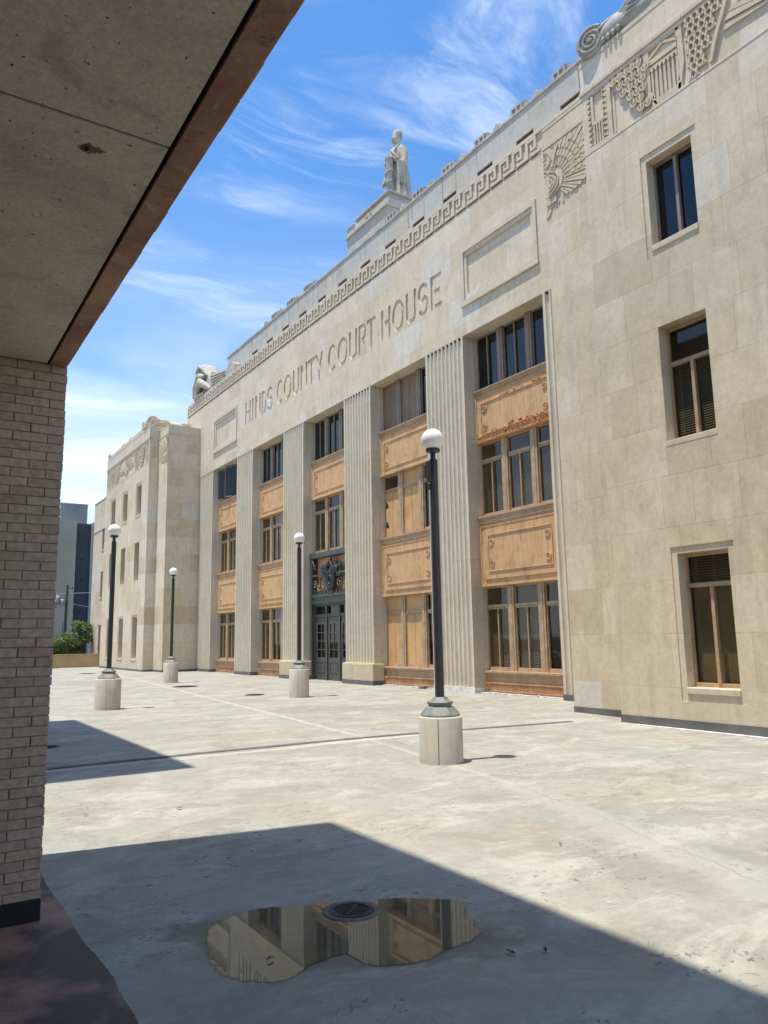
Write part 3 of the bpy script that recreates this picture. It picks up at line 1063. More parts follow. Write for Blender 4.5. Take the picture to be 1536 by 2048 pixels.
def plate(outer_list, x0, x1, name, mat, parent):
    """flat plate (curve fill, even-odd) between x0 and x1, outlines in (y,z)"""
    cu_ = bpy.data.curves.new('tmp', 'CURVE')
    cu_.dimensions = '2D'
    cu_.fill_mode = 'BOTH'
    cu_.extrude = abs(x1 - x0) / 2
    for pl in outer_list:
        sp = cu_.splines.new('POLY')
        sp.points.add(len(pl) - 1)
        for q, p in zip(sp.points, pl):
            q.co = (p[0], p[1], 0, 1)
        sp.use_cyclic_u = True
    ob = bpy.data.objects.new('tmp', cu_)
    COL.objects.link(ob)
    dg = bpy.context.evaluated_depsgraph_get()
    dg.update()
    me = bpy.data.meshes.new_from_object(ob.evaluated_get(dg))
    bpy.data.objects.remove(ob)
    bpy.data.curves.remove(cu_)
    mid = (x0 + x1) / 2
    mb = MB()
    mb.add([(mid + v.co.z, v.co.x, v.co.y) for v in me.vertices], [tuple(p.vertices) for p in me.polygons])
    bpy.data.meshes.remove(me)
    return mb.build(name, mat, parent)


outl = [rect(9.3, 43.0, 10.6, 14.64)] + holes + [rect(a + .24, b - .24, 11.83, 13.08) for a, b in PAN]
plate(outl, XF, XF + .06, 'lettered_frieze', M_stone, CH)
for a, b in PAN:
    # raised frame, its inner step, deep field
    plate([rect(a, b, 11.5, 13.36), rect(a + .13, b - .13, 11.66, 13.22)], XF - .045, XF + .004, 'panel_frame', M_trim, CH)
    mb = MB()
    mb.box(XF - .065, XF - .002, a - .03, b + .03, 11.47, 11.56)
    mb.build('panel_ledge', M_trim, CH, .008)

# ---- wall body behind and above the plate
mb = MB()
mb.box(XF + .056, 40, 9.3, 43.0, 10.6, 14.66)
mb.box(XF + .03, 40, 9.3, 43.0, 14.64, 15.22)
mb.box(15.2, 40, 13, 40.5, 0, 10.6)
mb.box(14.2, 40, 40.46, 43.0, 0, 10.6)
mb.box(14.2, 40, 9.3, 11.82, 0, 10.6)
mb.build('wall', M_stone, CH)
mb = MB()
mb.box(XF - .02, 14.6, 9.3, 43.0, 15.22, 15.33)
mb.box(XF, 14.5, 13.62, 43.0, 14.60, 14.655)
mb.build('string_course', M_trim, CH, .006)
# Greek key band
mb = MB()
p_ = .5555
uw = .083
zb, zt = 14.665, 15.205
y = 42.95
k6 = p_ / 6
hz = (zt - zb)
while y > 13.75:
    def Y_(u):
        return y - u * k6
    def Z_(v):
        return zb + v * hz / 6
    xa, xb = XF - .028, XF + .031
    mb.box(xa, xb, Y_(0), Y_(.95), Z_(0), Z_(6))                # riser
    mb.box(xa, xb, Y_(.95), Y_(4.4), Z_(5.05), Z_(6))             # top bar
    mb.box(xa, xb, Y_(3.45), Y_(4.4), Z_(1.95), Z_(5.05))         # drop
    mb.box(xa, xb, Y_(1.9), Y_(3.45), Z_(1.95), Z_(2.85))         # hook
    mb.box(xa, xb, Y_(1.9), Y_(2.6), Z_(2.85), Z_(3.9))
    mb.box(xa, xb, Y_(1.7), Y_(6), Z_(0), Z_(.95))                # bottom bar of the next riser
    y -= p_
mb.build('key_fret', M_trim, CH)

# ---- attic
XA = 14.52
mb = MB()


def holed(mb, X, Y0, Y1, Z0, Z1, holes, axis=1):
    """front facing -x with rectangular holes; holes: (y0,y1,z0,z1,depth,back)"""
    ys = sorted({Y0, Y1} | {h[0] for h in holes} | {h[1] for h in holes})
    zs = sorted({Z0, Z1} | {h[2] for h in holes} | {h[3] for h in holes})
    ys = [v for v in ys if Y0 <= v <= Y1]
    zs = [v for v in zs if Z0 <= v <= Z1]
    for a, b in zip(ys, ys[1:]):
        for c, d in zip(zs, zs[1:]):
            my, mz = (a + b) / 2, (c + d) / 2
            if any(h[0] < my < h[1] and h[2] < mz < h[3] for h in holes):
                continue
            mb.add([(X, a, c), (X, a, d), (X, b, d), (X, b, c)], [(3, 2, 1, 0)][::-1])
    for y0, y1, z0, z1, d, back in holes:
        X2 = X + d
        mb.add([(X, y0, z0), (X2, y0, z0), (X2, y0, z1), (X, y0, z1)], [(0, 1, 2, 3)])
        mb.add([(X, y1, z0), (X2, y1, z0), (X2, y1, z1), (X, y1, z1)], [(3, 2, 1, 0)])
        mb.add([(X, y0, z0), (X2, y0, z0), (X2, y1, z0), (X, y1, z0)], [(3, 2, 1, 0)])
        mb.add([(X, y0, z1), (X2, y0, z1), (X2, y1, z1), (X, y1, z1)], [(0, 1, 2, 3)])
        if back:
            mb.add([(X2, y0, z0), (X2, y1, z0), (X2, y1, z1), (X2, y0, z1)], [(0, 1, 2, 3)])
    return mb


slots = []
k = -8
for k in range(-9, 5):
    c = YC + .89 + 1.78 * k
    if 9.8 < c < 37:
        slots.append((c - .36, c + .36, 15.79, 15.955, .07, True))
holed(mb, XA, 9.3, 37.9, 15.33, 16.76, slots)
mb.add([(XA, 37.9, 15.33), (40, 37.9, 15.33), (40, 37.9, 16.76), (XA, 37.9, 16.76)], [(3, 2, 1, 0)])
mb.add([(XA, 9.3, 15.33), (40, 9.3, 15.33), (40, 9.3, 16.76), (XA, 9.3, 16.76)], [(0, 1, 2, 3)])
mb.add([(XA, 9.3, 16.76), (40, 9.3, 16.76), (40, 37.9, 16.76), (XA, 37.9, 16.76)], [(0, 1, 2, 3)])
mb.build('attic_wall', M_attic, CH)
for h_ in slots:
    mb = MB()
    mb.box(XA + .05, XA + .09, h_[0] + .001, h_[1] - .001, h_[2] + .001, h_[3] - .001)  # dark brown box in each slot; the recess's darkness is in its colour
    mb.build('dark_slot_fill', M_slot, CH)
mb = MB()
mb.box(XA - .035, 15.6, 9.3, 37.93, 16.76, 16.83)
mb.box(XA - .005, 15.6, 9.3, 37.9, 16.83, 16.88)
mb.build('attic_coping', M_volute, CH, .006)
mb = MB()
rnd = random.Random(9)
for k in range(-9, 5):
    c = YC + .89 + 1.78 * k
    if c < 36:
        for q in (-.36, .36, rnd.uniform(-.8, .8)):
            if rnd.random() < .55:
                w_ = rnd.uniform(.008, .022)
                mb.box(XA - .002, XA + .01, c + q - w_, c + q + w_, 15.95 if rnd.random() < .6 else 16.2, 16.755)
mb.build('water_streak', simple('black_run_off_stain', (.22, .225, .225), (.15, .155, .155), rough=.9, scale=6), CH)


# ---- roof ornaments
def antefix_big(c):
    o = MB()
    X = 15.15
    z0 = 16.85
    for (hw, a, b, dx_) in ((.50, 0, .30, 0), (.44, .30, .52, .04), (.36, .52, .80, .08), (.25, .80, .98, .12)):
        o.box(X + dx_, X + .55, c - hw, c + hw, z0 + a, z0 + b)
    o.prism([(c - .48, z0), (c + .48, z0), (c + .30, z0 + .90), (c - .30, z0 + .90)], X + .015, X + .5)
    for q in (-1, 0, 1):
        o.bar((c + q * .13, z0 + .28), (c + q * .24, z0 + .86), .07, X - .04, X + .1)
    for q in (-1, 1):
        o.bar((c + q * .44, z0 + .04), (c + q * .33, z0 + .66), .06, X - .03, X + .05)
    o.box(X - .05, X + .04, c - .40, c + .40, z0 + .26, z0 + .33)
    o.bar((c - .24, z0 + .86), (c + .24, z0 + .86), .07, X - .02, X + .2)
    return o.build('stepped_antefix', M_volute, CH)


def antefix_small(c):
    o = MB()
    X = 15.12
    z0 = 16.85
    for q in range(-3, 4):
        a = q * .33
        L = .82 - .05 * abs(q) ** 1.5
        o.prism([(c + .05 * q, z0 + .1), (c + math.sin(a) * L * .42 - .075, z0 + .12 + L * .70 * math.cos(a)),
                 (c + math.sin(a) * L * .55, z0 + .12 + L * .86 * math.cos(a)),
                 (c + math.sin(a) * L * .42 + .075, z0 + .12 + L * .70 * math.cos(a)), (c + .05 * q + .07, z0 + .1)],
                X - .05 + .02 * (q % 2), X + .14)
    o.box(X - .02, X + .3, c - .38, c + .38, z0, z0 + .16)
    o.ball((X - .04, c, z0 + .35), .1, 12)
    return o.build('palmette_antefix', M_volute, CH)


for k in range(-9, 5):
    cb = YC + 1.78 * k
    cs = YC + .89 + 1.78 * k
    if not (23.6 < cb < 28.6) and 9.6 < cb < 34.8:
        antefix_big(cb)
    if not (23.9 < cs < 28.3) and 9.6 < cs < 34.8:
        antefix_small(cs)

# ---- pedestal of the statue
mb = MB()
mb.box(16.26, 20.4, 24.49, 27.79, 16.5, 19.44)
mb.box(16.16, 20.4, 24.39, 27.89, 19.42, 19.50)
mb.box(16.42, 20.2, 24.60, 27.68, 19.50, 19.86)
mb.box(16.46, 20.1, 24.70, 27.58, 19.86, 20.02)
mb.box(16.60, 20.0, 24.83, 27.46, 20.06, 20.32)
mb.box(16.48, 20.0, 24.71, 27.58, 20.30, 20.385)
mb.box(16.40, 17.2, 27.50, 28.05, 19.5, 20.05)
mb.box(16.36, 17.2, 27.50, 28.09, 20.05, 20.11)
mb.build('statue_pedestal', M_attic, CH, .008)
mb = MB()
for q in range(5):
    a = (q - 2) * .35
    mb.bar((26.2, 19.55), (26.2 + math.sin(a) * .34, 19.55 + math.cos(a) * .42), .09, 16.34, 16.44)
for q in range(6):
    mb.bar((24.486, 19.0 - .16 * q), (24.66, 19.12 - .16 * q), .06, 16.24, 16.3)
    mb.prism([(16.3 + .2 * q, 18.2), (16.5 + .2 * q, 18.2), (16.4 + .2 * q, 18.8 - .1 * q)], 24.45, 24.52, 'y')
mb.build('carved_leaves', M_volute, CH)

# ---- spandrel panels
def ring_(mb, yc, zc, X, r, r2_, d, n=18):
    """flat ring (annulus) in the yz plane"""
    pts = []
    vs = []
    for k in range(n):
        a = 2 * PI * k / n
        for rr, xx in ((r, X), (r, X - d), (r2_, X - d), (r2_, X)):
            vs.append((xx, yc + rr * math.cos(a), zc + rr * math.sin(a)))
    fs = []
    for k in range(n):
        a, b = 4 * k, 4 * ((k + 1) % n)
        for j in range(3):
            fs.append((a + j, a + j + 1, b + j + 1, b + j))
    mb.add(vs, fs, False)


def rosette(yc, zc, X, parent, mat=None):
    o = MB()
    ring_(o, yc, zc, X, .095, .066, .028)
    ring_(o, yc, zc, X, .066, .05, .010)
    o.ball((X - .002, yc, zc), .030, 12)
    return o.build('rosette', mat or M_orange, parent)


def shift_copy(src, dy, dz_, parent):
    c = src.copy()
    c.parent = parent
    c.location = (src.location[0], src.location[1] + dy, src.location[2] + dz_)
    COL.objects.link(c)
    return c


def spandrel(y0, y1, z0, z1, kind, rusty=False):
    """orange cast panel between window rows"""
    o = MB()
    ya, yb = y0 + .035, y1 - .035
    X = XS
    ct = .20 if kind == 'A' else .30
    zc = z1 - ct
    o.box(X, 15.0, ya, yb, z0, zc)
    fr = .07
    xf = X - .022
    o.box(xf, X + .01, ya, yb, z0, z0 + fr)
    o.box(xf, X + .01, ya, ya + fr, z0 + fr, zc)
    o.box(xf, X + .01, yb - fr, yb, z0 + fr, zc)
    o.box(xf, X + .01, ya + fr, yb - fr, zc - .03, zc)
    if kind == 'B':
        # raised middle field standing off the ground of the panel
        a, b, c, d = ya + .22, yb - .22, z0 + .20, zc - .10
        o.box(X - .035, X + .01, a, b, c, d)
        xb = X - .035
        a, b, c, d = a + .17, b - .17, c + .21, d - .17
    else:
        xb = X
        a, b, c, d = ya + .26, yb - .26, z0 + .22, zc - .22
    s_ = .026
    for (p, q, r_, t_) in ((a, b, d - s_, d), (a, b, c, c + s_), (a, a + s_, c + s_, d - s_), (b - s_, b, c + s_, d - s_)):
        o.box(xb - .022, xb + .003, p, q, r_, t_)
    # notched corners
    sp = o.build('spandrel_panel', M_orange, CH, .004)
    # cornice
    o = MB()
    steps = [(0, .30, .012), (.28, .62, .035), (.60, .82, .05), (.80, 1.0, .065)]
    for s0, s1, dx_ in steps:
        o.box(X - dx_, 15.0, ya - .001, yb + .001, zc + ct * s0, zc + ct * s1 - (.002 if s1 < 1 else 0))
    o.build('cornice', M_tan, sp, .006)
    # rosettes
    dyr = .16 if kind == 'B' else .16
    zr0, zr1 = c + (d - c) * .22, c + (d - c) * .80
    first = rosette(a + dyr, zr0, xb, sp)
    for (yy, z_) in ((a + dyr, zr1), (b - dyr, zr0), (b - dyr, zr1)):
        shift_copy(first, yy - (a + dyr), z_ - zr0, sp)
    # dark smudges left by water
    if rusty:
        o = MB()
        rnd = random.Random(21)
        for k in range(300):
            yy = rnd.uniform(ya + .05, yb - .03)
            z_ = z0 + abs(rnd.gauss(.0, .13)) + .02
            if z_ > z0 + .36:
                continue
            w_, h_ = rnd.uniform(.02, .10), rnd.uniform(.008, .032)
            n = 7
            pts = [(yy + w_ * math.cos(2 * PI * q / n) * rnd.uniform(.5, 1), z_ + h_ * math.sin(2 * PI * q / n) * rnd.uniform(.5, 1)) for q in range(n)]
            o.prism(pts, X - .0235 - rnd.uniform(0, .003), X + .002)
        for k in range(28):
            yy = rnd.uniform(ya + .3, yb - 1.0)
            z_ = d + rnd.uniform(-.03, .05)
            n = 7
            w_, h_ = rnd.uniform(.02, .09), rnd.uniform(.01, .03)
            pts = [(yy + w_ * math.cos(2 * PI * q / n) * rnd.uniform(.5, 1), z_ + h_ * math.sin(2 * PI * q / n) * rnd.uniform(.5, 1)) for q in range(n)]
            o.prism(pts, X - .024, X + .002)
        o.build('rust_flakes', M_rust, sp)
        sp['label'] = 'orange panel with its lower edge eaten by rust'
    return sp


def plinth(y0, y1):
    o = MB()
    ya, yb = y0 + .035, y1 - .035
    X = XS + .02
    o.box(X, 15.0, ya, yb, -.08, .56)
    pl = o.build('plinth_panel', M_tan, CH)
    o = MB()
    o.box(X - .075, 15.0, ya - .001, yb + .001, .56, .62)
    o.box(X - .04, 15.0, ya, yb, .52, .558)
    o.build('ledge', M_frame, pl, .006)
    o = MB()
    xp = X - .02
    o.box(xp, X + .01, ya + .03, yb - .03, .0, .30)
    o.box(xp - .02, X, ya + .03, yb - .03, .27, .305)
    o.box(xp - .02, X, ya + .03, yb - .03, .06, .085)
    o.box(xp - .02, X, ya + .03, ya + .06, .085, .27)
    o.box(xp - .02, X, yb - .06, yb - .03, .085, .27)
    o.box(xp - .035, X, ya, yb, -.05, .03)
    for j in range(int((yb - ya - .4) / .035)):
        yy = ya + .2 + j * .035
        o.box(xp - .008, X, yy, yy + .014, .115, .245)
    rs = o.build('rusty_grille', M_redor, pl, .003)
    f = rosette(ya + .12, .20, xp, pl, M_redor)
    shift_copy(f, yb - ya - .24, 0, pl)
    return pl


# ---- windows of the bays
def blinds(mb, ya, yb, z0, z1, X, step=.045):
    z = z0
    while z < z1:
        mb.add([(X, ya, z), (X + .025, ya, z + .03), (X + .025, yb, z + .03), (X, yb, z)], [(0, 1, 2, 3)])
        z += step
    for yy in (ya + .12, (ya + yb) / 2, yb - .12):
        mb.box(X - .003, X + .001, yy - .006, yy + .006, z0, z1)


def bay_window(y0, y1, z0, z1, row, bay):
    ya, yb = y0 + .035, y1 - .035
    m1, m2 = ya + (yb - ya - .50) / 3, 0
    lw = (yb - ya - .50) / 3
    lights = [(yb - lw, yb), (ya + lw + .25, yb - lw - .25), (ya, ya + lw)]      # far (image left) first
    X = XW
    fm = M_frame if row else M_shadefr
    o = MB()
    for c in (yb - lw - .125, ya + lw + .125):
        o.box(X - .07, X + .05, c - .125, c + .125, z0, z1)
        o.box(X - .085, X - .068, c - .05, c + .05, z0, z1)
    o.box(X - .03, X + .05, ya, yb, z0, z0 + .045)
    tr = None
    if row:
        tr = z1 - .52 if row == 1 else z1 - .56
    for li, (a, b) in enumerate(lights):
        o.box(X - .02, X + .04, a, b, z1 - .05, z1)
        o.box(X - .02, X + .04, a, a + .03, z0 + .045, z1 - .05)
        o.box(X - .02, X + .04, b - .03, b, z0 + .045, z1 - .05)
        o.box(X - .025, X + .04, a + .03, b - .03, z0 + .045, z0 + .10)
        if tr:
            o.box(X - .045, X + .04, a + .03, b - .03, tr - .04, tr + .04)
            o.box(X - .03, X + .04, a + .03, b - .03, tr - .085, tr - .045)
    w = o.build('window', fm, CH, .004)
    # sash bars
    o = MB()
    for li, (a, b) in enumerate(lights):
        boarded = bay == 3 and li in (0, 1)
        if boarded:
            continue
        c = (a + b) / 2
        ztop = (tr - .085) if tr else z1 - .05
        o = MB()
        o.box(X - .03, X + .035, c - .02, c + .02, z0 + .10, ztop)
        o.build('glazing_bar', M_frame if row else M_shadefr, w, .003)
    # glass
    o = MB()
    for li, (a, b) in enumerate(lights):
        if bay == 3 and li in (0, 1) and not (row == 1 and li == 0):
            continue
        zz0 = z0
        if bay == 3 and row == 1 and li == 0:
            zz0 = tr
        if bay == 0 and row == 0:
            continue
        xx = X + .015 + .003 * li
        o = MB()
        o.add([(xx, a, zz0), (xx + rndg.uniform(-.006, .006), b, zz0), (xx + rndg.uniform(-.004, .004), b, z1), (xx, a, z1)], [(3, 2, 1, 0)])
        o.build('pane', M_glass if row else M_navy, w)
    if bay == 0 and row == 0:
        # casements standing open
        for (hy, ang, wd) in ((lights[0][0] + .05, 62, .9), (lights[1][0] + .02, 58, 1.0)):
            o = MB()
            ca, sa = math.cos(R(ang)), math.sin(R(ang))
            def P_(t, z):
                return (X - .02 - sa * t * .42, hy + ca * t + .25 * t, z)
            q = [P_(0, z0 + .08), P_(wd, z0 + .08), P_(wd, z1 - .08), P_(0, z1 - .08)]
            o.add(q, [(0, 1, 2, 3)])
            o.build('open_casement', M_dark, w)
            o = MB()
            for s0, s1 in ((q[0], q[1]), (q[1], q[2]), (q[2], q[3]), (q[3], q[0])):
                o.tube([s0, s1], .022, 6)
            o.build('casement_rail', M_shadefr, w)
    if bay == 3:
        o = MB()
        bm = M_brboard if row == 0 else M_board
        for li in (0, 1):
            a, b = lights[li]
            zt_ = z1 - .05
            zb_ = z0 + (.045 if row == 0 else .10)
            if row == 1 and li == 0:
                zt_ = tr - .04
            c = (a + b) / 2
            for p, q in ((a + .03, c - .008), (c + .008, b - .03)):
                if row and zt_ > tr:
                    o.box(X - .004, X + .03, p, q, zb_, tr - .09)
                else:
                    o.box(X - .004, X + .03, p, q, zb_, zt_)
            if row and zt_ > tr:
                o.box(X - .004, X + .03, a + .03, b - .03, tr + .04, zt_)
        o.build('boarding', bm, w, .003)
        if row == 1:
            o = MB()
            rr = random.Random(4)
            a, b = lights[0]
            for k in range(9):
                if k:
                    continue
                yy = b - .12 - .2 * rr.random()
                z_ = z0 + rr.choice([.25, .35, .45, 1.0, 1.1]) + rr.uniform(-.05, .05)
            for zc_ in (z0 + .38, z0 + 1.08):
                o = MB()
                yy = b - .22
                for k in range(5):
                    o.bar((yy, zc_), (yy + .05, zc_ + (.10, .2, .14, .22, .08)[k]), .045, X - .0085 - .0004 * k, X - .003)
                    yy += .034
                o.build('peeling_patch', M_black, w)
    # blinds or curtains
    rows = {(4, 1): .75, (4, 2): 1.0, (1, 1): .35, (2, 1): .3}
    if (bay, row) in rows:
        o = MB()
        for li, (a, b) in enumerate(lights):
            top = (tr if tr else z1)
            fr_ = rows[(bay, row)]
            if bay == 4 and row == 1:
                blinds(o, a + .02, b - .02, z0 + .08, z0 + (top - z0) * (.55, .6, .8)[li], X + .09)
            elif bay == 4 and row == 2:
                if li < 2:
                    blinds(o, a + .02, b - .02, z0 + .08, (z1 - .05) if li == 1 else top - .1, X + .09)
            else:
                blinds(o, a + .02, b - .02, z0 + (top - z0) * (1 - fr_), top, X + .09)
        o.build('blind', M_blind, w)
    if bay == 0 and row in (1, 2):
        o = MB()
        a, b = lights[1]
        n = 28
        vs = []
        for k in range(n + 1):
            yy = a + (b - a) * k / n
            xx = X + .1 + .025 * math.sin(k * 1.3)
            vs += [(xx, yy, z0), (xx, yy, z1)]
        o.add(vs, [(2 * k, 2 * k + 1, 2 * k + 3, 2 * k + 2) for k in range(n)], True)
        o.build('curtain', M_curtain, w)
    return w


rndg = random.Random(31)
ROWZ = [(9.0, 10.6), (5.12, 7.25), (.66, 2.99)]
for bi, (y0, y1) in enumerate(BAYS):
    bay_window(y0, y1, 8.86, 10.6, 0, bi)
    spandrel(y0, y1, 7.25, 8.86, 'A', rusty=(bi == 4))
    bay_window(y0, y1, 5.04, 7.25, 1, bi)
    if bi != 2:
        spandrel(y0, y1, 2.99, 5.04, 'B')
        bay_window(y0, y1, .62, 2.99, 2, bi)
        plinth(y0, y1)
# dark rooms behind the glass
mb = MB()
for bi, (y0, y1) in enumerate(BAYS):
    mb.add([(15.16, y0, 0), (15.16, y1, 0), (15.16, y1, 10.6), (15.16, y0, 10.6)], [(0, 1, 2, 3)])
mb.build('room_back', M_inside, CH)

# ---- entrance in the middle bay
y0, y1 = BAYS[2]
ya, yb = y0 + .035, y1 - .035
mb = MB()
XP = 14.34
mb.box(XP, 14.7, ya, ya + .16, -.05, 4.80)
mb.box(XP, 14.7, yb - .16, yb, -.05, 4.80)
mb.box(XP - .03, 14.9, ya - .001, yb + .001, 4.80, 5.0)
mb.box(XP - .02, 14.7, ya + .16, yb - .16, 3.22, 3.32)
mb.box(XP + .03, 14.7, ya + .16, yb - .16, 2.93, 3.22)
mb.box(XP - .005, 14.7, ya + .16, yb - .16, 3.0, 3.04)
mb.box(XP + .01, 14.4, ya + .16, yb - .16, 4.06, 4.14)
portal = mb.build('door_portal', M_green, CH, .008)
mb = MB()
mb.box(14.62, 14.68, ya + .16, yb - .16, 3.32, 4.80)
mb.build('back_panel', M_peach, portal)
XD = 14.5
dl = [(26.71, 27.62), (25.68, 26.60), (24.66, 25.57)]
mb = MB()
for c in (27.66, 26.655, 25.625, 24.62):
    mb.box(XD - .05, XD + .1, c - .045, c + .045, -.05, 2.93)
mb.box(XD - .03, XD + .1, ya + .16, yb - .16, 2.44, 2.56)
mb.box(XD - .03, XD + .1, ya + .16, yb - .16, 2.86, 2.93)
mb.build('door_frame', M_door, portal, .006)
mb = MB()
mb.add([(XD + .05, ya, 2.56), (XD + .05, ya, 2.86), (XD + .05, yb, 2.86), (XD + .05, yb, 2.56)], [(3, 2, 1, 0)][::-1])
mb.build('transom_glass', M_glass, portal)
for a, b in dl:
    o = MB()
    X = XD
    st = .13
    o.box(X, X + .05, a, a + st, 0, 2.43)
    o.box(X, X + .05, b - st, b, 0, 2.43)
    o.box(X, X + .05, a + st, b - st, 2.16, 2.43)
    o.box(X, X + .05, a + st, b - st, 0, .22)
    o.box(X, X + .05, a + st, b - st, .68, .86)
    o.box(X + .02, X + .04, a + st, b - st, .22, .68)
    o.box(X + .005, X + .03, a + st + .06, b - st - .06, .29, .61)
    c = (a + b) / 2
    o.box(X + .005, X + .045, c - .016, c + .016, .86, 2.16)
    for z_ in (1.17, 1.50, 1.83):
        o.box(X + .005, X + .045, a + st, c - .016, z_ - .016, z_ + .016)
        o.box(X + .005, X + .045, c + .016, b - st, z_ - .016, z_ + .016)
    d = o.build('door', M_door, CH, .005)
    o = MB()
    o.add([(X + .03, a + st, .86), (X + .03, b - st, .86), (X + .03, b - st, 2.16), (X + .03, a + st, 2.16)], [(0, 1, 2, 3)])
    o.build('door_glass', M_glass, d)
    o = MB()
    o.tube([(X - .05, b - .07, .95), (X - .05, b - .07, 1.35)], .013, 8)
    o.tube([(X, b - .07, .97), (X - .05, b - .07, .97)], .01, 6)
    o.tube([(X, b - .07, 1.33), (X - .05, b - .07, 1.33)], .01, 6)
    o.build('door_handle', M_bronze, d)


# scrollwork and crest over the doors
def spiral(mb, yc, zc, r0, turns, dir_, X, rad=.016, start=0.0, n=26):
    pts = []
    for k in range(n):
        t = k / (n - 1)
        r = r0 * (1 - .85 * t)
        a = start + dir_ * turns * 2 * PI * t
        pts.append((X, yc + r * math.cos(a), zc + r * math.sin(a)))
    mb.tube(pts, [rad * (1 - .4 * k / n) for k in range(n)], 6)


o = MB()
og = MB()
for sg in (-1, 1):
    for (u, z_, r, st_) in ((.62, 3.72, .17, 1.2), (1.02, 3.62, .15, 4.0), (1.34, 3.74, .16, 1.0), (.85, 3.95, .09, 2.5), (1.18, 3.92, .08, 5.0), (.50, 3.46, .09, 3.0), (1.40, 3.45, .09, .5), (.78, 3.42, .08, 1.5), (1.2, 3.42, .07, 2.2)):
        mbx = og if r > .12 else o
        if r > .12:
            mbx = MB()
        spiral(mbx, YC + sg * u, z_, r, 1.4, sg, XP + .06, .02, st_ if sg > 0 else PI - st_)
        if r > .12:
            mbx.build('gilded_scroll', M_brass, portal)
    for u0, z0_, u1, z1_ in ((.40, 3.35, .62, 3.9), (.75, 3.35, .9, 4.0), (1.15, 3.35, 1.02, 4.0), (1.48, 3.33, 1.5, 4.06), (1.30, 3.34, 1.45, 3.7)):
        o.tube([(XP + .07, YC + sg * u0, z0_), (XP + .05, YC + sg * (u0 + u1) / 2 + .06 * sg, (z0_ + z1_) / 2), (XP + .07, YC + sg * u1, z1_)], .017, 6)
o.box(XP + .05, XP + .08, ya + .16, yb - .16, 3.33, 3.37)
o.build('scroll_grille', M_bronze, portal)
o = MB()
sil = [(-.78, 3.98), (-.82, 4.15), (-.80, 4.35), (-.72, 4.47), (-.64, 4.48), (-.60, 4.38), (-.52, 4.40), (-.42, 4.52), (-.25, 4.60), (-.08, 4.63), (-.04, 4.74), (0, 4.78), (.04, 4.74), (.08, 4.63), (.25, 4.60), (.42, 4.52), (.52, 4.40), (.60, 4.38), (.64, 4.48), (.72, 4.47), (.80, 4.35), (.82, 4.15), (.78, 3.98), (.42, 3.95), (.34, 3.6), (.15, 3.34), (-.15, 3.34), (-.34, 3.6), (-.42, 3.95)]
o.prism([(YC + a, b) for a, b in sil], XP + .02, XP + .07)
for (r, rr, X_) in ((.36, .30, 0), (.29, .23, -.01), (.18, .13, -.015)):
    vs = []
    n = 26
    for k in range(n):
        a = 2 * PI * k / n
        for q, xx in ((r, XP + .02), (r, XP - .03 + X_), (rr, XP - .03 + X_), (rr, XP + .02)):
            vs.append((xx, YC + q * .85 * math.cos(a), 3.86 + q * 1.15 * math.sin(a)))
    fs = []
    for k in range(n):
        a, b = 4 * k, 4 * ((k + 1) % n)
        for j in range(3):
            fs.append((a + j, a + j + 1, b + j + 1, b + j))
    o.add(vs, fs, True)
for sg in (-1, 1):
    for k in range(5):
        o.tube([(XP, YC + sg * (.12 + .1 * k), 4.05 + .02 * k), (XP - .03, YC + sg * (.2 + .11 * k), 4.22 + .03 * k), (XP, YC + sg * (.14 + .11 * k), 4.42 - .02 * k)], [.03, .045, .02], 7)
    spiral(o, YC + sg * .67, 4.33, .09, 1.2, sg, XP, .02)
    o.tube([(XP, YC, 4.62), (XP - .04, YC + sg * .2, 4.4), (XP - .02, YC + sg * .36, 4.1), (XP, YC + sg * .34, 3.8)], .028, 7)
o.ball((XP, YC, 4.62), .05, 12, 1.6)
for k in range(6):   # bracket plant at the far top corner
    a = -1.2 - k * .33
    o.tube([(XP, yb - .17, 4.74), (XP - .03, yb - .17 - .22 * math.cos(a + 1.9), 4.70 + .20 * math.sin(a)), (XP - .03, yb - .2 - .34 * math.cos(a + 1.9), 4.66 + .36 * math.sin(a))], [.03, .022, .006], 6)
o.build('bronze_crest', M_bronze, portal)


# ---- wings
def small_window(X, yc, z0, z1, w, bottom=True, navy=False, tr=None, blind=False):
    """two-light window set back in a wing wall"""
    ya, yb = yc - w / 2, yc + w / 2
    o = MB()
    fm = M_frame if not navy else M_shadefr
    X = X + .24
    o.box(X - .01, X + .06, ya, ya + .035, z0, z1)
    o.box(X - .01, X + .06, yb - .035, yb, z0, z1)
    o.box(X - .01, X + .06, ya + .035, yb - .035, z1 - .06, z1)
    o.box(X - .012, X + .06, ya + .035, yb - .035, z0, z0 + .07)
    ztop = z1 - .06
    if tr:
        o.box(X - .03, X + .06, ya + .035, yb - .035, tr - .045, tr + .03)
        ztop = tr - .045
    o.box(X - .035, X + .05, yc - .033, yc + .033, z0 + .07, ztop)
    win = o.build('window', fm, CH, .004)
    o = MB()
    o.add([(X + .035, ya, z0), (X + .04, yb, z0), (X + .036, yb, z1), (X + .033, ya, z1)], [(0, 1, 2, 3)])
    o.build('glass', M_navy if navy else M_glass, win)
    o = MB()
    if blind:
        if blind in (1, True):
            blinds(o, ya + .03, yb - .03, z0 + .1, (tr or z1) - .05, X + .10)
        else:
            blinds(o, ya + .03, yb - .03, tr, z1 - .05, X + .10)
            o.add([(X + .16, ya, z0), (X + .16, yb, z0), (X + .16, yb, tr), (X + .16, ya, tr)], [(0, 1, 2, 3)])
        o.build('blind', M_blind, win)
    return win


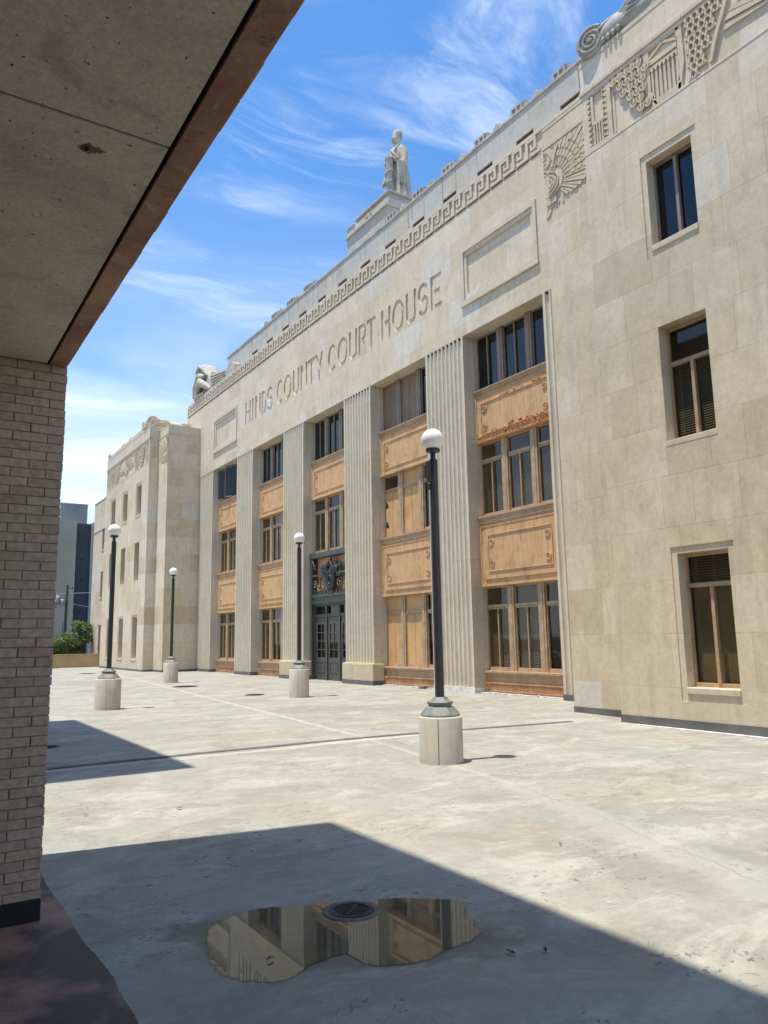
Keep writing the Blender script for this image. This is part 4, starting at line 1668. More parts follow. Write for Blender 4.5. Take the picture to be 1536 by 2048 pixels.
def wing(sgn, win_us, name):
    """sgn=+1 far pavilion, -1 near pavilion; u runs from the inner corner of the big block outward"""
    def Y(u):
        return (42.30 + u) if sgn > 0 else (9.98 - u)
    def yr(a, b):
        return min(Y(a), Y(b)), max(Y(a), Y(b))
    XB = 11.68
    XC = 12.22
    L = 10.02
    TOP = 13.62
    wg = MB()
    a, b = yr(0, L)
    holes_ = []
    FZ0, FZ1 = 11.60, 12.87
    f0, f1 = yr(.10, L - .10)
    holes_.append((f0, f1, FZ0, FZ1, .04, True))
    recess = []
    for u in win_us:
        yc = Y(u)
        recess.append((yc - .61, yc + .61, .42, 3.10, yc, .66, 2.98))
        recess.append((yc - .61, yc + .61, 8.62, 10.74, yc, 8.86, 10.60))
    for r_ in recess:
        holes_.append((r_[0], r_[1], r_[2], r_[3], .022, False))
    for u in win_us:
        yc = Y(u)
        holes_.append((yc - .495, yc + .495, 5.04, 7.22, .24, False))
    holed(wg, XB, a, b, -.1, TOP, holes_)
    for r_ in recess:
        holed(wg, XB + .022, r_[0], r_[1], r_[2], r_[3], [(r_[4] - .495, r_[4] + .495, r_[5], r_[6], .24, False)])
    # ends and roof
    for yy, fl in ((a, False), (b, True)):
        q = [(XB, yy, -.1), (40, yy, -.1), (40, yy, TOP), (XB, yy, TOP)]
        wg.add(q, [(0, 1, 2, 3) if not fl else (3, 2, 1, 0)])
    wg.add([(XB, a, TOP), (40, a, TOP), (40, b, TOP), (XB, b, TOP)], [(0, 1, 2, 3)])
    # inner lower block (one step back)
    c, d = yr(0, -1.69)
    if sgn > 0:
        c, d = 40.62, 42.30
    else:
        c, d = 9.98, 11.67
    wg.box(XC, 14.9, c, d, -.1, 13.37)
    w = wg.build('wing_wall', M_stone, CH)
    if sgn > 0:
        # dark room behind the windows
        pass
    rb = MB()
    for u in win_us:
        yc = Y(u)
        rb.add([(XB + .75, yc - .7, 0), (XB + .75, yc - .7, 11), (XB + .75, yc + .7, 11), (XB + .75, yc + .7, 0)], [(3, 2, 1, 0)])
        for z_ in (4.2, 8.0, 11.0):
            rb.add([(XB + .27, yc - .7, z_), (XB + .75, yc - .7, z_), (XB + .75, yc + .7, z_), (XB + .27, yc + .7, z_)], [(0, 1, 2, 3)])
        for yy in (yc - .7, yc + .7):
            rb.add([(XB + .27, yy, 0), (XB + .75, yy, 0), (XB + .75, yy, 11), (XB + .27, yy, 11)], [(0, 1, 2, 3)])
    rb.build('room_back', M_inside, CH)
    # twin mouldings below the coping and the frieze edge line
    mo = MB()
    mo.box(XB - .012, XB + .05, a - .012, b + .012, 13.05, 13.085)
    mo.box(XB - .035, XB + .05, a - .03, b + .03, 12.95, 13.035)
    mo.box(XB - .008, XB + .03, a, b, 11.545, 11.575)
    for ee in (a, b):
        mo.box(XB, 14.3, min(ee, ee + (-.03 if ee == a else .03)), max(ee, ee + (-.03 if ee == a else .03)), 12.95, 13.035)
    # short fillets dividing the moulding
    k = .35
    while k < L - .3:
        yy = Y(k)
        mo.box(XB - .045, XB, yy - .016, yy + .016, 12.945, 13.04)
        k += .30 if int(k / .9) % 2 else .62
    mo.box(XC - .03, 14.3, c - (.03 if sgn > 0 else 0), d + (.03 if sgn < 0 else 0), 12.88, 12.965)
    mo.box(XC - .012, 14.3, c - (.012 if sgn > 0 else 0), d + (.012 if sgn < 0 else 0), 12.985, 13.02)
    mo.box(XB - .01, 14.0, a - .01, b + .01, TOP, TOP + .10)
    mo.box(XC - .01, 14.3, c - (.01 if sgn > 0 else 0), d + (.01 if sgn < 0 else 0), 13.37, 13.43)
    mo.build('moulding', M_trim, CH, .006)
    # dark base membrane
    fl = MB()
    fl.box(XB - .012, 40, a - .012, b + .012, -.12, .105)
    fl.box(XC - .012, 14.9, c - .012, d + .012, -.12, .110)
    fl.build('base_flashing', M_membrane, CH)
    # windows and sills
    for i, u in enumerate(win_us):
        yc = Y(u)
        small_window(XB, yc, 8.86, 10.60, .99, navy=True)
        small_window(XB, yc, 5.04, 7.22, .99, tr=6.52, blind=1)
        small_window(XB, yc, .66, 2.98, .99, tr=2.42, blind=2)
        for q in ((.012, .50, .55, .655), (.004, .50, 8.74, 8.855), (.006, .52, 4.93, 5.035)):
            s_ = MB()
            s_.box(XB - q[0], XB + .25, yc - q[1], yc + q[1], q[2], q[3])
            s_.build('window_sill', M_trim, CH, .01)
    # carved frieze
    cv = MB()
    XR = XB + .04
    def bx(u0, u1, z0, z1, h=.055):
        p, q = yr(u0, u1)
        cv.box(XR - h * .72, XR + .002, p, q, z0, z1)
    def pr(pts, h=.055):
        cv.prism([(Y(u), z) for u, z in pts], XR - h * .72, XR + .002)
    rn = random.Random(12)
    C = L / 2
    for mir in (0, 1):
        def U(u):
            return u if not mir else L - u
        def B(u0, u1, z0, z1, h=.055):
            bx(min(U(u0), U(u1)), max(U(u0), U(u1)), z0, z1, h)
        def P(pts, h=.055):
            pr([(U(u), z) for u, z in pts], h)
        # 1 tall plaque with saw-tooth sides
        B(.10, .15, FZ0, FZ1)
        B(.24, .30, 12.14, FZ1 - .04)
        B(.30, .54, 12.12, 12.20)
        B(.15, .66, FZ1 - .06, FZ1 - .005)
        B(.15, .66, FZ0 + .005, FZ0 + .07)
        B(.66, .76, FZ0 + .002, FZ1 - .004)
        for k in range(9):
            z_ = FZ0 + .08 + k * .128
            P([(.15, z_), (.235, z_ + .045), (.15, z_ + .105)])
            P([(.655, z_), (.565, z_ + .05), (.655, z_ + .11)])
            P([(.54, z_ + .02), (.575, z_ + .09), (.54, z_ + .11)])
        for k in range(4):
            B(.275 + k * .07, .308 + k * .07, FZ0 + .08, 12.12)
        # 2 ground between, edge strip
        B(.80, .84, FZ0 + .06, 12.55, .03)
        # scallops spilling down
        for r_ in range(6):
            zc = 12.72 - .19 * r_
            ub = .86 + .115 * r_
            ue = 1.62
            n = max(1, int((ue - ub) / .155) + 1)
            for q in range(n):
                uu = ub + q * .155 + (.05 if r_ % 2 else 0)
                h = .07 + .012 * ((q + r_) % 2)
                pts = [(uu + .092 * math.cos(R(a_)), zc + .03 + .115 * math.sin(R(a_))) for a_ in range(0, 360, 30)]
                if U(uu) > 0 and uu < 1.70:
                    P(pts, h - .02)
                    P(stroke([(uu + .082 * math.cos(R(a_)), zc + .05 + .125 * math.sin(R(a_))) for a_ in range(180, 361, 20)], .026), h + .02)
                    P([(uu - .045, zc + .05), (uu, zc - .03), (uu + .045, zc + .05), (uu, zc + .11)], h + .008)
                    P([(uu - .012, zc + .11), (uu + .012, zc + .11), (uu + .012, zc - .04), (uu - .012, zc - .04)], h + .022)
        # 3 temple front
        P([(1.66, FZ0 + .30), (1.80, FZ0 + .02), (1.84, FZ0 + .02), (1.72, FZ0 + .34), (1.72, FZ1 - .01), (1.60, FZ1 - .01), (1.60, FZ0 + .42)])
        B(1.72, 2.40, FZ0 + .004, FZ0 + .12)
        B(1.72, 2.40, FZ1 - .06, FZ1 - .004)
        P([(1.72, 12.60), (1.72, 12.50), (2.36, 12.50), (2.36, 12.60)])
        B(1.72, 2.36, 12.40, 12.44)
        P([(1.72, 12.62), (2.04, 12.78), (2.36, 12.62), (2.36, 12.67), (2.04, 12.83), (1.72, 12.67)])
        for k in range(7):
            uu = 1.75 + k * .093
            z_ = FZ0 + .12 + (.05 if k in (0, 6) else 0)
            B(uu, uu + .042, z_, 12.30)
            P([(uu - .012, 12.38), (uu + .02, 12.30), (uu + .054, 12.38)], .06)
            B(uu - .01, uu + .05, 12.36, 12.40)
        P([(2.34, FZ1 - .01), (2.47, FZ1 - .01), (2.47, FZ0 + .5), (2.36, FZ0 + .01), (2.30, FZ0 + .01), (2.36, FZ0 + .4)])
        # 4 leafy slope
        for r_ in range(9):
            zc = 12.80 - .14 * r_
            w_ = .84 - .065 * r_
            n = max(2, int(w_ / .125))
            for q in range(n):
                uu = 2.52 + q * .125 + (.03 if r_ % 2 else 0)
                h = .065 + .01 * ((q + r_) % 2)
                P([(uu, zc - .075), (uu + .115, zc - .06), (uu + .06, zc + .07)], h)
                P([(uu + .02, zc + .07), (uu + .06, zc - .05), (uu + .085, zc + .06)], h + .015)
        P([(3.36, FZ1 - .05), (3.30, 12.60), (3.22, 12.40), (3.12, 12.20), (3.02, 11.95), (2.96, 11.70), (3.02, 11.70), (3.10, 11.95), (3.20, 12.20), (3.30, 12.40), (3.38, 12.60), (3.44, FZ1 - .05)], .075)
        # 5 great wing
        for k in range(15):
            a_ = R(172 - k * 8.6)
            r0, r1 = .42, 1.62 - .055 * max(0, k - 2)
            cu_, cz_ = C - .15, 11.98
            def pt(r, a, s_):
                return (cu_ + r * math.cos(a) * 1.0 - 0, min(max(cz_ + r * math.sin(a) * .62, FZ0 + .02), FZ1 - .01) + s_)
            p0, p1 = pt(r0, a_, 0), pt(r1, a_, 0)
            q0, q1 = pt(r0, a_ - R(5.6), 0), pt(r1 - .05, a_ - R(6.6), 0)
            if p1[0] < C:
                P([p0, p1, q1, q0], .05 + .02 * (k % 2))
        for k in range(6):
            P([(C - .42 + .05 * k, 12.0 + .1 * k), (C - .30 + .05 * k, 12.0 + .1 * k), (C - .25 + .05 * k, 12.12 + .1 * k), (C - .38 + .05 * k, 12.10 + .1 * k)], .08)
    # shield at the centre
    pr([(C - .30, 12.55), (C + .30, 12.55), (C + .26, 12.05), (C, 11.70), (C - .26, 12.05)], .08)
    pr([(C - .18, 12.45), (C + .18, 12.45), (C + .15, 12.08), (C, 11.85), (C - .15, 12.08)], .10)
    B = None
    cv.build('carved_frieze', M_carve, CH)
    # eagle relief on the stepped-back corner
    ev = MB()
    def EY(u):      # u from the outer (main front) corner toward the big block
        return (40.62 + u) if sgn > 0 else (11.67 - u)
    def E(pts, h):
        ev.prism([(EY(u), z) for u, z in pts], XC - h * .55, XC + .002)
    # feathers fanning out of the disc
    for k in range(20):
        a_ = R(76 - k * 6.3)
        r0, r1 = .40, (1.75 - abs(k - 3) * .03 if k < 11 else 1.60 - (k - 10) * .10)
        cu_, cz_ = .22, 11.93
        p0 = (cu_ + r0 * math.cos(a_), cz_ + r0 * math.sin(a_))
        def clampp(r, a):
            u, z = cu_ + r * math.cos(a), cz_ + r * math.sin(a)
            s_ = 1.0
            if u > 1.64:
                s_ = min(s_, (1.64 - cu_) / (u - cu_))
            if z > 12.83:
                s_ = min(s_, (12.83 - cz_) / (z - cz_))
            return (cu_ + (u - cu_) * s_, cz_ + (z - cz_) * s_)
        p1 = clampp(r1, a_)
        q1 = clampp(r1 - .03, a_ - R(4.7))
        q0 = (cu_ + r0 * math.cos(a_ - R(3.9)), cz_ + r0 * math.sin(a_ - R(3.9)))
        E([p0, p1, q1, q0], .035 + .015 * (k % 2))
    for rr in (.62, .80, .98):
        for k in range(9):
            a_ = R(72 - k * 9)
            p = [(.22 + q * math.cos(a_ + da), 11.93 + q * math.sin(a_ + da)) for q, da in ((rr, 0), (rr + .12, 0), (rr + .12, -.11), (rr, -.11))]
            if all(z < 12.84 for _, z in p):
                E(p, .065)
    E([(.22 + .36 * math.cos(R(a_)), 11.93 + .33 * math.sin(R(a_))) for a_ in range(0, 360, 20) if .22 + .36 * math.cos(R(a_)) > -.01] , .06)
    E([(max(.0, .16 + .24 * math.cos(R(a_))), 11.93 + .22 * math.sin(R(a_))) for a_ in range(-100, 110, 20)], .085)
    for rr_ in (.30, .20, .11):
        E(stroke([(max(.004, .16 + rr_ * math.cos(R(a_))), 11.93 + rr_ * .92 * math.sin(R(a_))) for a_ in range(-95, 100, 15)], .022), .125)
    # head, beak, neck
    E([(.0, 12.82), (.20, 12.84), (.30, 12.70), (.34, 12.48), (.30, 12.28), (.10, 12.26), (0.0, 12.30)], .05)
    E([(.10, 12.74), (.24, 12.72), (.28, 12.50), (.18, 12.42)], .075)
    E([(.36, 12.80), (.46, 12.80), (.44, 12.45), (.34, 12.3)], .05)
    for k in range(5):
        E([(.0, 12.66 - .1 * k), (.09, 12.62 - .1 * k), (.0, 12.58 - .1 * k)], .075)
    E(stroke([(.02, 12.78), (.16, 12.74), (.24, 12.60), (.20, 12.44), (.08, 12.36)], .025), .105)
    E(stroke([(.30, 12.30), (.36, 12.52), (.50, 12.78)], .03), .10)
    for k in range(4):
        E(stroke([(.10, 12.30 - .02 * k), (.22 + .04 * k, 12.24 - .03 * k), (.30 + .03 * k, 12.36 - .01 * k)], .018), .09)
    # legs, talons
    for k in range(6):
        E([(.02 + .05 * k, 11.60 - .01 * k), (.06 + .06 * k, 11.60), (.10 + .05 * k, 11.46 - .03 * (k % 2)), (.04 + .05 * k, 11.42)], .05 + .01 * (k % 3))
        E([(.04 + .07 * k, 11.44), (.08 + .07 * k, 11.40), (.03 + .07 * k, 11.28 + .03 * (k % 2))], .035)
    E([(.0, 11.28), (.20, 11.34), (.12, 11.18), (0, 11.14)], .035)
    E([(.50, 11.75), (.56, 11.75), (.56, 11.30), (.50, 11.34)], .035)
    for k in range(5):
        E([(1.05 + .12 * k, 11.62 + .03 * k), (1.12 + .12 * k, 11.68 + .03 * k), (1.10 + .12 * k, 11.48 + .04 * k)], .03)
    ev.build('eagle_relief', M_carve, CH)
    # comb flutes carved on the returns
    rt_ = MB()
    if sgn > 0:
        for k in range(5):
            rt_.box(13.3 + .12 * k, 13.35 + .12 * k, 40.59, 40.625, 11.95, 12.45)
        for k in range(3):
            rt_.box(11.8 + .12 * k, 11.85 + .12 * k, 42.275, 42.305, 11.85, 12.45)
        rt_.build('carved_flutes', M_carve, CH)
    # ---- scroll roll on the parapet
    sc = MB()
    zc = 13.98
    def rollring(u, r, sq=1.0):
        return (11.95, Y(u), zc)
    # long roll parallel to the front
    uu = [1.05 + (L - 1.35) * k / 40 for k in range(41)]
    sc.tube([(11.98, Y(q), 13.93) for q in uu], [.225 - .035 * k / 40 for k in range(41)], 18)
    # flat top listel
    p, q = yr(1.05, L - .1)
    sc.box(11.74, 12.6, p, q, 13.70, 13.86)
    for q in (.42, .62):
        c_ = 1.0 + (L - 1.0) * q
        sc.tube([(11.98, Y(c_ - .05), 13.93), (11.98, Y(c_ + .05), 13.93)], .25, 18)
    # acanthus body swelling to the volute
    body = [(.50, .26), (.66, .33), (.80, .36), (.95, .355), (1.10, .335), (1.3, .30), (1.6, .27), (1.9, .24)]
    sc.tube([(11.96, Y(u), 13.99) for u, r_ in body], [r_ for u, r_ in body], 20)
    # leaf blades wrapping the roll
    for k in range(7):
        a0 = R(20 + 24 * k)
        pts = []
        for t in range(7):
            uq = .60 + .16 * t
            rr = .36 - .02 * t
            aa = a0 + .16 * t
            pts.append((11.96 - rr * math.cos(aa), Y(uq), 13.99 + rr * math.sin(aa)))
        sc.tube(pts, [.02, .045, .055, .05, .04, .03, .012], 7)
    for k in range(4):
        sc.tube([(11.70, Y(1.05 + .02 * k), 13.86 + .1 * k), (11.68, Y(1.3 + .05 * k), 13.98 + .1 * k), (11.74, Y(1.75 + .08 * k), 14.02 + .06 * k)], [.03, .05, .012], 7)
    # corner volute turned 45 degrees, its spiral on both cheeks
    ax = Vector((-1, -sgn if sgn > 0 else -.25, 0)).normalized()
    tg = Vector((-ax.y, ax.x, 0))
    vc = Vector((12.02 if sgn > 0 else 11.90, Y(.34), 14.0))
    sc.tube([vc - ax * .30, vc + ax * .30], .345, 32)
    for side in (1, -1):
        pts = []
        n = 64
        for k in range(n):
            t = k / (n - 1)
            r_ = .315 * (1 - .9 * t)
            a_ = PI * .25 + 2.6 * 2 * PI * t
            pts.append(vc + ax * side * (.30 + .02 * t) + tg * (r_ * math.cos(a_)) + Vector((0, 0, r_ * math.sin(a_))))
        sc.tube(pts, [.036 * (1 - .45 * k / n) for k in range(n)], 7)
        sc.ball(vc + ax * side * .31, .05, 12)
    sc.box(11.70, 12.5, *yr(.08, 1.05), 13.70, 13.80)
    for k in range(4):
        sc.ball((11.64, Y(.72 + .13 * k), 13.80), .05, 10, 1.3)
    # far end volute
    sc.tube([(11.72, Y(L - .22), 13.95), (12.4, Y(L - .22), 13.95)], .24, 24)
    pts = []
    for k in range(40):
        t = k / 39
        r_ = .22 * (1 - .85 * t)
        a_ = 2 * 2 * PI * t
        pts.append((11.71, Y(L - .22) - sgn * r_ * math.cos(a_), 13.95 + r_ * math.sin(a_)))
    sc.tube(pts, .022, 7)
    # roll running back along the return
    ybk = Y(.30)
    sc.tube([(12.05 + .17 * k, ybk, 13.92) for k in range(12)], [.25 - .006 * k for k in range(12)], 18)
    for k in range(5):
        a0 = R(10 + 36 * k)
        pts = []
        for t in range(5):
            pts.append((12.2 + .16 * t, ybk - .25 * math.cos(a0 + .1 * t), 13.92 + .25 * math.sin(a0 + .1 * t)))
        sc.tube(pts, [.02, .05, .055, .035, .01], 7)
        pts = [(13.5 + .14 * t, ybk - .22 * math.cos(a0 + .15 * t), 13.92 + .22 * math.sin(a0 + .15 * t)) for t in range(5)]
        sc.tube(pts, [.01, .04, .045, .03, .01], 7)
    sc.build('scroll_ornament', M_carve if sgn > 0 else M_volute, CH)
    return w


wing(1, [1.95, 5.01, 7.95], 'far')
wing(-1, [1.95, 5.01], 'near')

# lower block beyond the far pavilion
mb = MB()
H3 = []
for (z0, z1) in ((8.40, 9.95), (4.85, 6.75), (.4, 2.85)):
    H3.append((58.28, 58.98, z0, z1, .22, True))
holed(mb, 13.0, 52.25, 61.9, -5.2, 12.24, H3)
mb.add([(13, 61.9, -5.2), (40, 61.9, -5.2), (40, 61.9, 12.24), (13, 61.9, 12.24)], [(3, 2, 1, 0)])
mb.add([(13, 52.25, 12.24), (40, 52.25, 12.24), (40, 61.9, 12.24), (13, 61.9, 12.24)], [(0, 1, 2, 3)])
mb.build('low_wing_wall', M_stone, CH)
mb = MB()
mb.box(12.97, 13.4, 52.25, 61.93, 12.24, 12.32)
mb.box(12.96, 13.05, 52.25, 61.93, 9.98, 10.04)
for (z0, z1) in ((8.40, 9.95), (4.85, 6.75), (.4, 2.85)):
    mb.box(12.97, 13.04, 58.2, 59.06, z0 - .12, z0)
    mb.box(12.97, 13.04, 58.2, 59.06, z1, z1 + .05)
mb.build('moulding', M_trim, CH)
for (z0, z1) in ((8.40, 9.95), (4.85, 6.75), (.4, 2.85)):
    mb = MB()
    mb.box(13.17, 13.22, 58.28, 58.98, z0, z1)
    mb.box(13.13, 13.2, 58.61, 58.65, z0, z1)
    mb.build('window', M_bronze, CH)

# loose flashing and roofing scraps along the wall foot
mb = MB()
mb.prism([(11.58, 9.6), (11.66, 9.6), (11.66, 5.2), (11.54, 5.2)], -.068, -.040, 'z')
mb.build('white_flashing', M_white, CH, .004)
mb = MB()
for k in range(26):
    yy = 13.9 + k * .125
    mb.box(14.30 - random.uniform(0, .06), 14.42, yy, yy + .11, -.01, .022 + random.uniform(0, .015))
mb.build('wall_foot_sealant', M_white, CH)
mb = MB()
for k in range(24):
    yy = 19.2 + k * .13
    mb.box(14.30 - random.uniform(0, .06), 14.42, yy, yy + .11, -.01, .022 + random.uniform(0, .015))
mb.build('wall_foot_sealant', M_white, CH)
mb = MB()
mb.box(14.12, 14.34, 19.75, 20.05, .0, .05)
mb.box(14.16, 14.30, 19.80, 20.0, .05, .07)
tag(mb.build('roof_tile_scrap', M_membrane), 'small dark flat slab lying at the foot of the boarded bay', 'slab')

# ------------------------------------------------------------------ statue on the roof
ST = (18.0, 26.1, 20.385)
st = thing('statue', 'pale stone statue of a bearded robed man on the stepped rooftop pedestal', 'statue', ST)
FA = PI + .12      # faces out over the deck


def sv(f, l, z):
    """f forward, l to the figure's left, z up"""
    ca, sa = math.cos(FA), math.sin(FA)
    return (ST[0] + f * ca - l * sa, ST[1] + f * sa + l * ca, ST[2] + z)


NR = 72
prof = [(0.00, .58, .68, .07), (.10, .57, .67, .08), (.5, .52, .62, .075), (1.0, .47, .56, .07), (1.5, .43, .52, .06), (1.95, .40, .485, .05), (2.2, .385, .47, .045), (2.5, .37, .46, .035),
        (2.8, .35, .48, .015), (3.0, .32, .47, .012), (3.15, .27, .42, .008), (3.25, .21, .32, .004), (3.33, .15, .18, 0), (3.42, .13, .14, 0)]
rings = []
for z, rf, rl, amp in prof:
    ring = []
    for k in range(NR):
        a = 2 * PI * k / NR
        fold = amp * (math.sin(11 * a + .4 * z) * .6 + math.sin(23 * a + 1 + .3 * z) * .5)
        ring.append(sv((rf + fold) * math.cos(a) + (.02 if z > 2 else 0), (rl + fold) * math.sin(a), z))
    rings.append(ring)
hp = [(3.42, .13, .14, .03), (3.46, .16, .14, .08), (3.52, .20, .155, .10), (3.60, .225, .18, .08), (3.70, .225, .19, .05), (3.80, .235, .20, .02), (3.90, .235, .20, .0), (4.00, .22, .19, -.01), (4.08, .20, .17, -.01), (4.14, .12, .11, -.02), (4.16, .02, .02, -.02)]
for z, rf, rl, off in hp[1:]:
    ring = []
    for k in range(NR):
        a = 2 * PI * k / NR
        c_ = math.cos(a)
        f = rf * c_ + off
        l = rl * math.sin(a)
        if c_ > .3:
            w_ = math.exp(-(l / .05) ** 2)
            if 3.68 < z < 3.86:
                f += .075 * w_ * (1 - abs(z - 3.74) / .14)      # nose
            if 3.80 < z < 3.86:
                f += -.03 * (1 - w_)                             # eye sockets
            if 3.86 < z < 3.95:
                f += .02                                         # brow
            if z < 3.64:
                f += .05 + .02 * math.sin(30 * l)               # beard
        ring.append(sv(f, l, z))
    rings.append(ring)
mb = MB()
mb.loft(rings, True, True)
# right arm hanging forward, continuous sleeve to hand; left arm bent across
def sk(pts, rad):
    mb.tube([sv(*p) for p in pts], rad, 14)
sk([(.02, -.36, 3.02), (.04, -.46, 2.75), (.08, -.52, 2.35), (.20, -.57, 1.95), (.34, -.60, 1.72)], [.15, .15, .14, .12, .08])
sk([(.34, -.60, 1.74), (.38, -.60, 1.62), (.41, -.59, 1.52)], [.075, .085, .07])
for q in range(4):
    sk([(.39, -.645 + .032 * q, 1.56), (.43, -.65 + .034 * q, 1.47), (.42, -.65 + .034 * q, 1.38 + .012 * abs(q - 1.5))], [.022, .021, .015])
sk([(.44, -.54, 1.58), (.49, -.53, 1.50), (.49, -.54, 1.43)], [.022, .02, .014])
sk([(.0, .34, 3.04), (.0, .40, 2.78), (.02, .44, 2.38), (.20, .42, 2.20), (.38, .30, 2.34), (.50, .20, 2.50)], [.17, .19, .18, .15, .10, .07])
sk([(.52, .22, 2.52), (.55, .12, 2.54), (.55, .04, 2.53)], [.07, .075, .055])
for q in range(4):
    sk([(.56, .08, 2.59 - .034 * q), (.59, 0, 2.59 - .036 * q), (.58, -.07 + .01 * abs(q - 1), 2.57 - .036 * q)], [.021, .02, .014])
sk([(.53, .12, 2.62), (.56, .08, 2.68), (.56, .03, 2.69)], [.022, .02, .014])
# diagonal cloak edge and hanging folds
sk([(.30, -.18, 3.12), (.42, .05, 2.9), (.45, .28, 2.6), (.40, .45, 2.35)], [.035, .05, .05, .03])
sk([(.18, .30, 3.24), (.38, .20, 2.95), (.47, .10, 2.65)], [.03, .04, .03])
for q in range(7):
    sk([(.36 - .06 * q, .40 + .02 * q, 2.3), (.38 - .06 * q, .44 + .015 * q, 1.8), (.38 - .06 * q, .46 + .015 * q, 1.15 + .08 * (q % 2))], [.06, .065, .035])
mb.build('figure', M_statue, st)
# fluted shaft with a spiral band held before the robe
mb = MB()
n = 48
rings = []
for z in (0, 2.38):
    rings.append([sv(.60 + (.165 + .014 * math.cos(12 * a_)) * math.cos(a_), .05 + (.165 + .014 * math.cos(12 * a_)) * math.sin(a_), z) for a_ in [2 * PI * k / n for k in range(n)]])
mb.loft(rings, False, True)
mb.tube([sv(.60 + .185 * math.cos(t * .35), .05 + .185 * math.sin(t * .35), .2 + t * .028) for t in range(72)], .032, 8)
mb.tube([sv(.60, .05, 2.38), sv(.60, .05, 2.46)], .20, 20)
mb.build('fluted_shaft', M_statue, st)

# ------------------------------------------------------------------ crouching figure on the far roof corner
cg = thing('roof_sculpture', 'pale crouching draped sculpture on the far corner of the main roof', 'sculpture', (14.6, 41.0, 15.33))
mb = MB()
pro = [(42.75, 15.33), (42.7, 15.65), (42.55, 15.96), (42.3, 16.38), (42.1, 16.54), (42.25, 16.9), (42.35, 17.27), (42.0, 17.42), (41.75, 17.55), (41.3, 17.52), (40.9, 17.35), (40.55, 17.05), (40.3, 16.8), (39.95, 16.5), (39.7, 16.2), (39.4, 15.9), (39.2, 15.33)]
cyc = 41.1
rings = []
for i, (xo, k) in enumerate(((0, .86), (.10, .97), (.28, 1.0), (.55, 1.0), (.75, .96), (.9, .8))):
    rings.append([(14.25 + xo, cyc + (y - cyc) * k, 15.33 + (z - 15.33) * (.5 + .5 * k)) for y, z in pro])
mb.loft(rings, True, True)
for pts, rad in (([(14.22, 42.1, 17.2), (14.15, 41.4, 17.35), (14.18, 40.8, 17.0), (14.25, 40.3, 16.5)], [.06, .10, .12, .05]),
                 ([(14.2, 42.4, 15.7), (14.1, 42.1, 16.2), (14.12, 41.7, 16.7), (14.2, 41.5, 17.1)], [.08, .10, .10, .06]),
                 ([(14.2, 42.0, 15.6), (14.05, 41.3, 15.9), (14.0, 40.7, 16.15), (14.1, 40.1, 15.8), (14.2, 39.6, 15.5)], [.12, .2, .24, .2, .1]),
                 ([(14.2, 41.6, 16.4), (14.08, 41.0, 16.6), (14.15, 40.5, 16.45)], [.1, .2, .12]),
                 ([(14.2, 42.1, 15.5), (14.05, 41.6, 15.5), (14.05, 41.0, 15.48), (14.1, 40.3, 15.45)], [.1, .13, .13, .08])):
    mb.tube(pts, rad, 12)
for k in range(7):
    mb.ball((14.35, 42.45 - .02 * k, 15.6 + .28 * k), .13, 10)
mb.build('figure', M_statue, cg)
mb = MB()
tail = [(39.6, 15.33), (39.6, 16.35), (39.4, 16.47), (38.6, 16.12), (37.8, 15.95), (37.2, 15.86), (36.95, 15.9), (36.6, 16.02), (36.25, 16.0), (36.05, 15.86), (36.0, 15.6), (36.3, 15.33)]
mb.prism(tail, 14.16, 14.5)
for k in range(4):
    mb.tube([(14.15, 39.5 - .1 * k, 16.2 - .2 * k), (14.13, 38.4, 15.98 - .14 * k), (14.15, 37.2, 15.78 - .1 * k)], [.05, .04, .02], 7)
mb.build('folded_wing', M_statue, cg, .03)

# near corner: its twin shows only as a crest behind the near scroll
cg = thing('roof_sculpture', 'top of a pale carved sculpture cut by the upper frame edge, above the near scroll', 'sculpture', (12.9, 9.6, 13.72))
mb = MB()
rings = []
for i in range(9):
    t = i / 8
    u = 9.75 - 1.3 * t
    h = .35 + 1.1 * math.sin(min(t * 1.5, 1) * PI / 2)
    w_ = .20 + .22 * math.sin(PI * min(1, t + .15))
    rings.append([(12.75 + w_ * math.cos(2 * PI * k / 16), u + .03 * math.sin(k), 13.70 + (h / 2) * (1 + math.sin(2 * PI * k / 16))) for k in range(16)])
mb.loft(rings, True, True)
for k in range(5):
    mb.tube([(12.45, 9.7 - .12 * k, 14.0 + .1 * k), (12.40, 9.4 - .12 * k, 14.5 + .1 * k), (12.5, 9.0 - .12 * k, 14.9)], [.03, .07, .03], 8)
mb.build('figure', M_statue, cg)

# ------------------------------------------------------------------ brick building with canopy
BB = thing('brick_building', 'tan brick building with a dark concrete canopy over the viewer and a brick pier', 'building', (-2, 5.14, 0))
BW, BH = .200, .0585
ZC = 3.39
XE = .868
rnd = random.Random(77)


